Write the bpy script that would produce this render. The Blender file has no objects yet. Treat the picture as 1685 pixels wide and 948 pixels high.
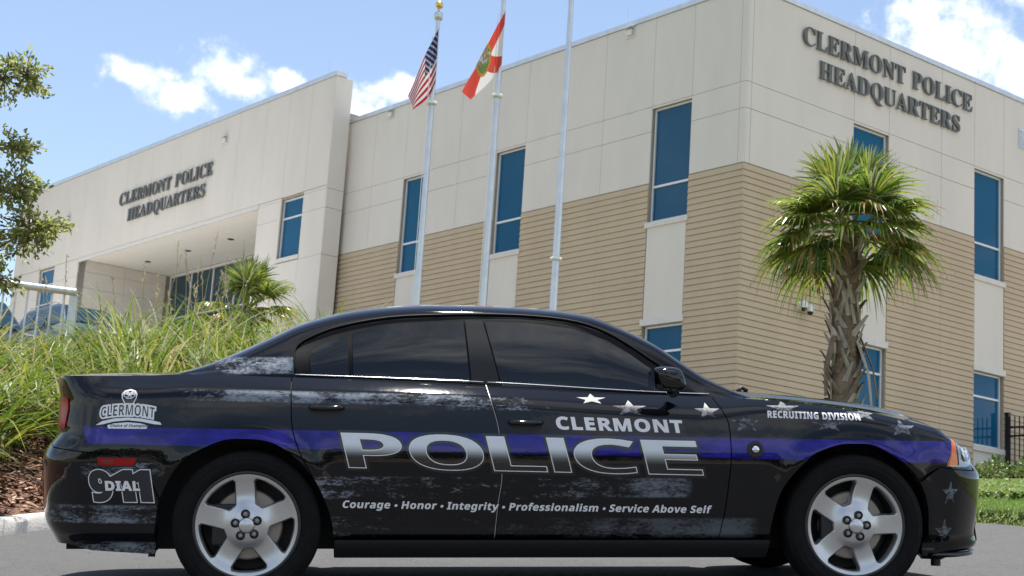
import bpy, bmesh, math, random, json
import numpy as np
from mathutils import Vector, Matrix
from mathutils.geometry import delaunay_2d_cdt
EXPOSURE = 0.88; SKY_S = .097; SUN_E = 4.9; CLOUD = 9.8; SKYSAT = .86

random.seed(7); rng = np.random.default_rng(7)
SC = bpy.context.scene; COL = SC.collection
R_ = math.radians

# ------------------------------------------------------------------ camera
cam = bpy.data.cameras.new('camera'); camo = bpy.data.objects.new('camera', cam); COL.objects.link(camo)
cam.sensor_width = 36; cam.lens = 54.51; cam.clip_start = .1; cam.clip_end = 6000
def cam_matrix(pitch, roll):
    cp, sp = math.cos(pitch), math.sin(pitch); c, s = math.cos(roll), math.sin(roll)
    r = Vector((1, 0, 0)); u = Vector((0, -sp, cp)); b = Vector((0, -cp, -sp))
    return Matrix((c*r + s*u, -s*r + c*u, b)).transposed()
camo.matrix_world = cam_matrix(.19555677, .06466846).to_4x4()
cam.dof.use_dof = True; cam.dof.focus_distance = 8.2; cam.dof.aperture_fstop = 9
SC.camera = camo
SC.view_settings.view_transform = 'Standard'; SC.view_settings.look = 'None'
SC.view_settings.exposure = EXPOSURE; SC.view_settings.gamma = 1
SC.render.engine = 'CYCLES'
SC.cycles.max_bounces = 8; SC.cycles.transparent_max_bounces = 8
try: SC.cycles.use_denoising = True
except Exception: pass

# ------------------------------------------------------------------ world + sun
SUN_EL, SUN_AZ = 77.0, -4.0          # azimuth from +Y towards +X
sdir = Vector((math.sin(R_(SUN_AZ))*math.cos(R_(SUN_EL)), math.cos(R_(SUN_AZ))*math.cos(R_(SUN_EL)), math.sin(R_(SUN_EL))))
sun = bpy.data.lights.new('sun', 'SUN'); sun.energy = SUN_E; sun.angle = R_(.55); sun.color = (1, .95, .87)
suno = bpy.data.objects.new('sun', sun); COL.objects.link(suno)
suno.rotation_euler = sdir.to_track_quat('Z', 'Y').to_euler(); suno.location = (0, 0, 40)

class NT:
    def __init__(s, tree): s.t = tree; s.n = tree.nodes; s.l = tree.links
    def new(s, typ, **kw):
        n = s.n.new(typ)
        for k, v in kw.items(): setattr(n, k, v)
        return n
    def put(s, inp, v):
        if v is None: return
        if hasattr(v, 'is_output') or isinstance(v, bpy.types.NodeSocket): s.l.new(v, inp)
        else: inp.default_value = v
    def m(s, op, a, b=None, c=None, clamp=False):
        n = s.new('ShaderNodeMath', operation=op, use_clamp=clamp)
        for i, v in enumerate((a, b, c)): 
            if v is not None: s.put(n.inputs[i], v)
        return n.outputs[0]
    def mix(s, f, a, b):
        n = s.new('ShaderNodeMix', data_type='RGBA')
        s.put(n.inputs[0], f); s.put(n.inputs[6], a); s.put(n.inputs[7], b)
        return n.outputs[2]
    def noise(s, vec, scale, detail=4, rough=.55, dist=0):
        n = s.new('ShaderNodeTexNoise'); s.put(n.inputs['Vector'], vec)
        n.inputs['Scale'].default_value = scale; n.inputs['Detail'].default_value = detail
        n.inputs['Roughness'].default_value = rough; n.inputs['Distortion'].default_value = dist
        return n.outputs[0]
    def ramp(s, f, lo, hi, smooth=True):
        n = s.new('ShaderNodeMapRange'); n.interpolation_type = 'SMOOTHSTEP' if smooth else 'LINEAR'; n.clamp = True
        s.put(n.inputs[0], f); s.put(n.inputs[1], lo); s.put(n.inputs[2], hi)
        return n.outputs[0]
    def sep(s, v):
        n = s.new('ShaderNodeSeparateXYZ'); s.put(n.inputs[0], v); return n.outputs
    def comb(s, x, y, z):
        n = s.new('ShaderNodeCombineXYZ')
        for i, v in enumerate((x, y, z)): s.put(n.inputs[i], v)
        return n.outputs[0]
    def mapping(s, v, scale=(1, 1, 1), loc=(0, 0, 0)):
        n = s.new('ShaderNodeMapping'); s.put(n.inputs[0], v)
        n.inputs['Scale'].default_value = scale; n.inputs['Location'].default_value = loc
        return n.outputs[0]

world = bpy.data.worlds.new('World'); SC.world = world; world.use_nodes = True
w = NT(world.node_tree); w.n.clear()
sky = w.new('ShaderNodeTexSky', sky_type='NISHITA'); sky.sun_disc = False
sky.sun_elevation = R_(SUN_EL); sky.sun_rotation = R_(SUN_AZ); sky.air_density = 1.0; sky.dust_density = .08; sky.ozone_density = 1.6
dirv = w.new('ShaderNodeTexCoord').outputs['Generated']
dx, dy, dz = w.sep(dirv)
az = w.m('MULTIPLY', w.m('ARCTAN2', dx, dy), 57.29578); el = w.m('MULTIPLY', w.m('ARCSINE', dz), 57.29578)
ae = w.comb(az, el, 0)
def blobs(lst):
    out = None
    for a0, e0, ra, re in lst:
        p = w.m('POWER', w.m('DIVIDE', w.m('SUBTRACT', az, a0), ra), 2); q = w.m('POWER', w.m('DIVIDE', w.m('SUBTRACT', el, e0), re), 2)
        v = w.m('SUBTRACT', 1, w.m('SQRT', w.m('ADD', p, q)))
        out = v if out is None else w.m('MAXIMUM', out, v)
    return out
B = blobs([(-14.6, 17.6, 1.6, .62), (-13.0, 17.0, 1.5, .66), (-11.6, 18.15, 1.4, .95), (-10.7, 17.6, 1.5, .66), (-9.0, 17.9, 1.3, .55),
           (-6.2, 17.3, 1.7, .9), (-4.8, 18.0, 1.1, .7), (-7.4, 16.6, 1.9, .8), (16.2, 19.9, 3.3, 2.6), (19.0, 19.4, 2.6, 1.9), (18.9, 22.2, 1.6, .9), (14.9, 21.4, 1.4, 1.1), (21, 18.5, 3, 2.5),
           (17.3, 22.6, .8, .8)])
nz = w.noise(ae, .95, 7, .58); nz2 = w.noise(ae, .4, 4, .5)
ca = w.ramp(w.m('ADD', w.m('MULTIPLY', B, .85), w.m('MULTIPLY', w.m('SUBTRACT', nz, .5), 2.3)), -.18, .92)
ca = w.m('MULTIPLY', ca, w.ramp(B, -.75, -.1))
# scattered fair-weather clouds over the rest of the sky (seen only in reflections)
dn = w.noise(w.comb(w.m('DIVIDE', dx, w.m('ADD', w.m('ABSOLUTE', dz), .18)), w.m('DIVIDE', dy, w.m('ADD', w.m('ABSOLUTE', dz), .18)), 0), 1.1, 6, .58)
back = w.m('MULTIPLY', w.ramp(dn, .45, .62), w.ramp(dy, .35, -.05))
calpha = w.m('MAXIMUM', ca, w.m('MULTIPLY', back, .85))
shade = w.ramp(w.m('ADD', w.m('MULTIPLY', nz2, .8), w.m('MULTIPLY', nz, .5)), .5, .85)
cloudc = w.mix(shade, (CLOUD*.74, CLOUD*.79, CLOUD*.88, 1), (CLOUD, CLOUD*.99, CLOUD*.97, 1))
skyc = w.new('ShaderNodeHueSaturation'); skyc.inputs['Saturation'].default_value = SKYSAT; w.l.new(sky.outputs[0], skyc.inputs['Color'])
bg = w.new('ShaderNodeBackground'); bg.inputs['Strength'].default_value = SKY_S
w.l.new(w.mix(calpha, skyc.outputs[0], cloudc), bg.inputs['Color'])
wo = w.new('ShaderNodeOutputWorld'); w.l.new(bg.outputs[0], wo.inputs[0])

# ------------------------------------------------------------------ materials
MATS = {}
def mat(name, color=(.5, .5, .5), rough=.6, metal=0, spec=.5, vary=0, vscale=4, bump=0, bscale=40, coat=0, trans=0, fn=None, stretch=(1, 1, 1)):
    if name in MATS: return MATS[name]
    m = bpy.data.materials.new(name); m.use_nodes = True; t = NT(m.node_tree); t.n.clear()
    out = t.new('ShaderNodeOutputMaterial'); p = t.new('ShaderNodeBsdfPrincipled')
    p.inputs['Roughness'].default_value = rough; p.inputs['Metallic'].default_value = metal
    p.inputs['Specular IOR Level'].default_value = spec; p.inputs['Coat Weight'].default_value = coat; p.inputs['Coat Roughness'].default_value = .02
    obj = t.new('ShaderNodeTexCoord').outputs['Object']
    col = tuple(color) + (1,)
    if fn: fn(t, p, obj)
    elif vary:
        v = t.mapping(obj, stretch); n = t.noise(v, vscale, 5, .6)
        lo = tuple(c*(1-vary) for c in color) + (1,); hi = tuple(min(1, c*(1+vary)) for c in color) + (1,)
        t.l.new(t.mix(t.ramp(n, .3, .7, False), lo, hi), p.inputs['Base Color'])
    else: p.inputs['Base Color'].default_value = col
    if bump:
        b = t.new('ShaderNodeBump'); b.inputs['Strength'].default_value = bump; b.inputs['Distance'].default_value = .02
        t.l.new(t.noise(t.mapping(obj, stretch), bscale, 4, .6), b.inputs['Height']); t.l.new(b.outputs[0], p.inputs['Normal'])
    sh = p.outputs[0]
    if trans:
        tr = t.new('ShaderNodeBsdfTranslucent'); mx = t.new('ShaderNodeMixShader'); mx.inputs[0].default_value = trans
        ic = p.inputs['Base Color']
        if ic.is_linked: t.l.new(ic.links[0].from_socket, tr.inputs[0])
        else: tr.inputs[0].default_value = tuple(min(1, c*1.5) for c in color) + (1,)
        t.l.new(sh, mx.inputs[1]); t.l.new(tr.outputs[0], mx.inputs[2]); sh = mx.outputs[0]
    t.l.new(sh, out.inputs[0]); MATS[name] = m
    return m

# ------------------------------------------------------------------ mesh helpers
class MB:
    def __init__(s): s.v = []; s.f = []; s.mi = []; s.nr = []; s.hasn = False
    def add(s, vs, fs, mi=0):
        o = len(s.v); s.v += [tuple(q) for q in vs]; s.f += [tuple(i+o for i in f) for f in fs]; s.mi += [mi]*len(fs)
    def box(s, x0, x1, y0, y1, z0, z1, mi=0):
        s.add([(x0,y0,z0),(x1,y0,z0),(x1,y1,z0),(x0,y1,z0),(x0,y0,z1),(x1,y0,z1),(x1,y1,z1),(x0,y1,z1)],
              [(0,3,2,1),(4,5,6,7),(0,1,5,4),(1,2,6,5),(2,3,7,6),(3,0,4,7)], mi)
    def tube(s, pts, rad, n=8, mi=0, cap=True):
        pts = [Vector(p) for p in pts]; rad = rad if hasattr(rad, '__len__') else [rad]*len(pts)
        rings = []; up = None
        for i, p in enumerate(pts):
            d = (pts[min(i+1, len(pts)-1)] - pts[max(i-1, 0)]).normalized()
            if up is None: up = Vector((0, 0, 1)) if abs(d.z) < .9 else Vector((1, 0, 0))
            a = d.cross(up).normalized(); b = a.cross(d).normalized(); up = b
            rings.append([p + (a*math.cos(2*math.pi*k/n) + b*math.sin(2*math.pi*k/n))*rad[i] for k in range(n)])
        vs = [v for r in rings for v in r]; fs = []
        for i in range(len(pts)-1):
            for k in range(n): fs.append((i*n+k, i*n+(k+1) % n, (i+1)*n+(k+1) % n, (i+1)*n+k))
        if cap: fs.append(tuple(range(n))[::-1]); fs.append(tuple((len(pts)-1)*n+k for k in range(n)))
        s.add(vs, fs, mi)
    def lathe(s, prof, c, axis, n=48, mi=0):
        # prof: list of (radius, height along axis)
        ax = Vector(axis).normalized(); u = ax.orthogonal().normalized(); v = ax.cross(u); c = Vector(c)
        vs = []; fs = []
        for r, h in prof:
            for k in range(n):
                a = 2*math.pi*k/n; vs.append(c + ax*h + (u*math.cos(a) + v*math.sin(a))*r)
        for i in range(len(prof)-1):
            for k in range(n): fs.append((i*n+k, i*n+(k+1) % n, (i+1)*n+(k+1) % n, (i+1)*n+k))
        s.add(vs, fs, mi)
    def grid(s, fn, nu, nv, mi=0, flip=False):
        vs = [fn(i/nu, j/nv) for i in range(nu+1) for j in range(nv+1)]; fs = []
        for i in range(nu):
            for j in range(nv):
                q = (i*(nv+1)+j, (i+1)*(nv+1)+j, (i+1)*(nv+1)+j+1, i*(nv+1)+j+1); fs.append(q[::-1] if flip else q)
        s.add(vs, fs, mi)
    def build(s, name, mats, parent=None, smooth=False, bevel=0, angle=None):
        me = bpy.data.meshes.new(name); me.from_pydata(s.v, [], s.f)
        for m in (mats if isinstance(mats, (list, tuple)) else [mats]): me.materials.append(m)
        if any(s.mi): me.polygons.foreach_set('material_index', s.mi)
        if smooth: me.polygons.foreach_set('use_smooth', [True]*len(me.polygons))
        if s.hasn:
            me.polygons.foreach_set('use_smooth', [True]*len(me.polygons)); me.update()
            me.normals_split_custom_set_from_vertices([n if n is not None else (0, 0, 0) for n in s.nr])
        me.update()
        if smooth and angle: me.set_sharp_from_angle(angle=R_(angle))
        o = bpy.data.objects.new(name, me); COL.objects.link(o)
        if parent is not None: o.parent = parent
        if bevel:
            b = o.modifiers.new('bevel', 'BEVEL'); b.width = bevel; b.segments = 2; b.limit_method = 'ANGLE'; b.angle_limit = R_(40)
        return o
def tag(o, label=None, cat=None, group=None, kind=None):
    if label: o['label'] = label
    if cat: o['category'] = cat
    if group: o['group'] = group
    if kind: o['kind'] = kind
    return o
def thing(name, label, cat, loc=(0, 0, 0), rotz=0, group=None):
    o = bpy.data.objects.new(name, None); COL.objects.link(o); o.empty_display_size = .2
    o.location = loc; o.rotation_euler = (0, 0, rotz)
    return tag(o, label, cat, group)
def dup(root, loc=None, label=None, skip=(), remat=None):
    r = root.copy(); COL.objects.link(r)
    if loc is not None: r.location = loc
    if label: r['label'] = label
    def rec(src, dst):
        for ch in list(src.children):
            if ch.name.split('.')[0] in skip: continue
            c = ch.copy(); COL.objects.link(c); c.parent = dst
            if remat:
                for sl in c.material_slots:
                    if sl.material and sl.material.name in remat: sl.link = 'OBJECT'; sl.material = MATS[remat[sl.material.name]]
            rec(ch, c)
    rec(root, r)
    return r

def interp(tab, x):
    return float(np.interp(x, [a for a, b in tab], [b for a, b in tab]))
def sstep(x, a, b):
    t = min(1, max(0, (x-a)/(b-a))); return t*t*(3-2*t)
class Spline1:
    """C1 cubic (monotone slopes) through points."""
    def __init__(s, pts):
        s.x = np.array([p[0] for p in pts], float); s.y = np.array([p[1:] for p in pts], float)
        h = np.diff(s.x)[:, None]; d = np.diff(s.y, axis=0)/h; m = np.zeros_like(s.y); m[0] = d[0]; m[-1] = d[-1]
        for i in range(1, len(pts)-1):
            m[i] = (d[i-1]*h[i] + d[i]*h[i-1])/(h[i]+h[i-1])
            bad = d[i-1]*d[i] <= 0; m[i][bad] = 0
        s.m = m
    def __call__(s, x):
        i = int(np.clip(np.searchsorted(s.x, x)-1, 0, len(s.x)-2)); h = s.x[i+1]-s.x[i]; t = min(1, max(0, (x-s.x[i])/h))
        r = (2*t**3-3*t*t+1)*s.y[i] + (t**3-2*t*t+t)*h*s.m[i] + (-2*t**3+3*t*t)*s.y[i+1] + (t**3-t*t)*h*s.m[i+1]
        return r if len(r) > 1 else float(r[0])
def wind(polys, x, y):
    """non-zero winding number of a set of closed polylines round (x, y)"""
    n = 0
    for P in polys:
        a = P[-1]
        for b in P:
            if (a[1] <= y) != (b[1] <= y):
                t = (b[0]-a[0])*(y-a[1]) - (x-a[0])*(b[1]-a[1])
                if a[1] <= y: n += t > 0
                else: n -= t < 0
            a = b
    return n
def densify(P, d):
    out = []
    for i, a in enumerate(P):
        b = P[(i+1) % len(P)]; L = math.hypot(b[0]-a[0], b[1]-a[1]); k = max(1, int(math.ceil(L/d)))
        out += [(a[0]+(b[0]-a[0])*j/k, a[1]+(b[1]-a[1])*j/k) for j in range(k)]
    return out
def offset_poly(P, d):
    """offset a closed polyline to its right-hand/outer side for counter-clockwise loops"""
    n = len(P); out = []
    for i in range(n):
        a, b, c = P[i-1], P[i], P[(i+1) % n]
        e1 = Vector((b[0]-a[0], b[1]-a[1])); e2 = Vector((c[0]-b[0], c[1]-b[1]))
        if e1.length < 1e-9 or e2.length < 1e-9: out.append(b); continue
        n1 = Vector((e1.y, -e1.x)).normalized(); n2 = Vector((e2.y, -e2.x)).normalized()
        k = n1 + n2; L = k.length
        if L < .3: k = n1; s_ = 1
        else: k = k/L; s_ = 1/max(.45, k.dot(n1))
        out.append((b[0]+k.x*d*s_, b[1]+k.y*d*s_))
    return out
def area(P): return .5*sum(P[i-1][0]*P[i][1]-P[i][0]*P[i-1][1] for i in range(len(P)))
def patch(polys, surf, off=0, dens=.03, inner=None, rim=0, normal=True, evenodd=False, mb=None, mi=0):
    """fill closed outlines (given in surface parameters) with triangles lying on surf(a, b, off) -> (point, normal)"""
    polys = [densify(P, dens) for P in polys]
    pts = [q for P in polys for q in P]; edges = []; k = 0
    for P in polys:
        edges += [(k+i, k+(i+1) % len(P)) for i in range(len(P))]; k += len(P)
    if inner:
        px = np.array(pts)
        for q in inner:
            if (wind(polys, *q) % 2 if evenodd else wind(polys, *q)) and ((px[:, 0]-q[0])**2+(px[:, 1]-q[1])**2).min() > (dens*.35)**2: pts.append(q)
    co, ed, fa, *_ = delaunay_2d_cdt([Vector(q) for q in pts], edges, [], 0, 1e-6)
    mb = mb or MB(); base = len(mb.v); fs = []
    for f in fa:
        cx = sum(co[i].x for i in f)/len(f); cy = sum(co[i].y for i in f)/len(f)
        wn = wind(polys, cx, cy)
        if (wn % 2) if evenodd else wn: fs.append(f)
    used = sorted({i for f in fs for i in f}); ix = {i: j for j, i in enumerate(used)}
    P3 = [surf(co[i].x, co[i].y, off) for i in used]
    fl = []
    for f in fs:
        g = [ix[i] for i in f]; a, b, c = (P3[g[0]][0], P3[g[1]][0], P3[g[2]][0])
        if (b-a).cross(c-a).dot(P3[g[0]][1]) < 0: g = g[::-1]
        fl.append(tuple(g))
    mb.add([p for p, n in P3], fl, mi); mb.nr += [tuple(n) for p, n in P3]; mb.hasn = normal
    if rim:
        cnt = {}
        for g in fl:
            for i in range(len(g)):
                e = (g[i], g[(i+1) % len(g)]); cnt[e] = cnt.get(e, 0)+1
        for (i, j) in [e for e in cnt if (e[1], e[0]) not in cnt]:
            p, q = P3[i], P3[j]; vs = [p[0], q[0], q[0]-q[1]*rim, p[0]-p[1]*rim]
            nn = (vs[1]-vs[0]).cross(vs[2]-vs[0])
            nn = tuple((-nn).normalized()) if nn.length > 0 else (0, 0, 1)
            mb.add(vs, [(0, 3, 2, 1)], mi); mb.nr += [nn]*4
    return mb

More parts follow.
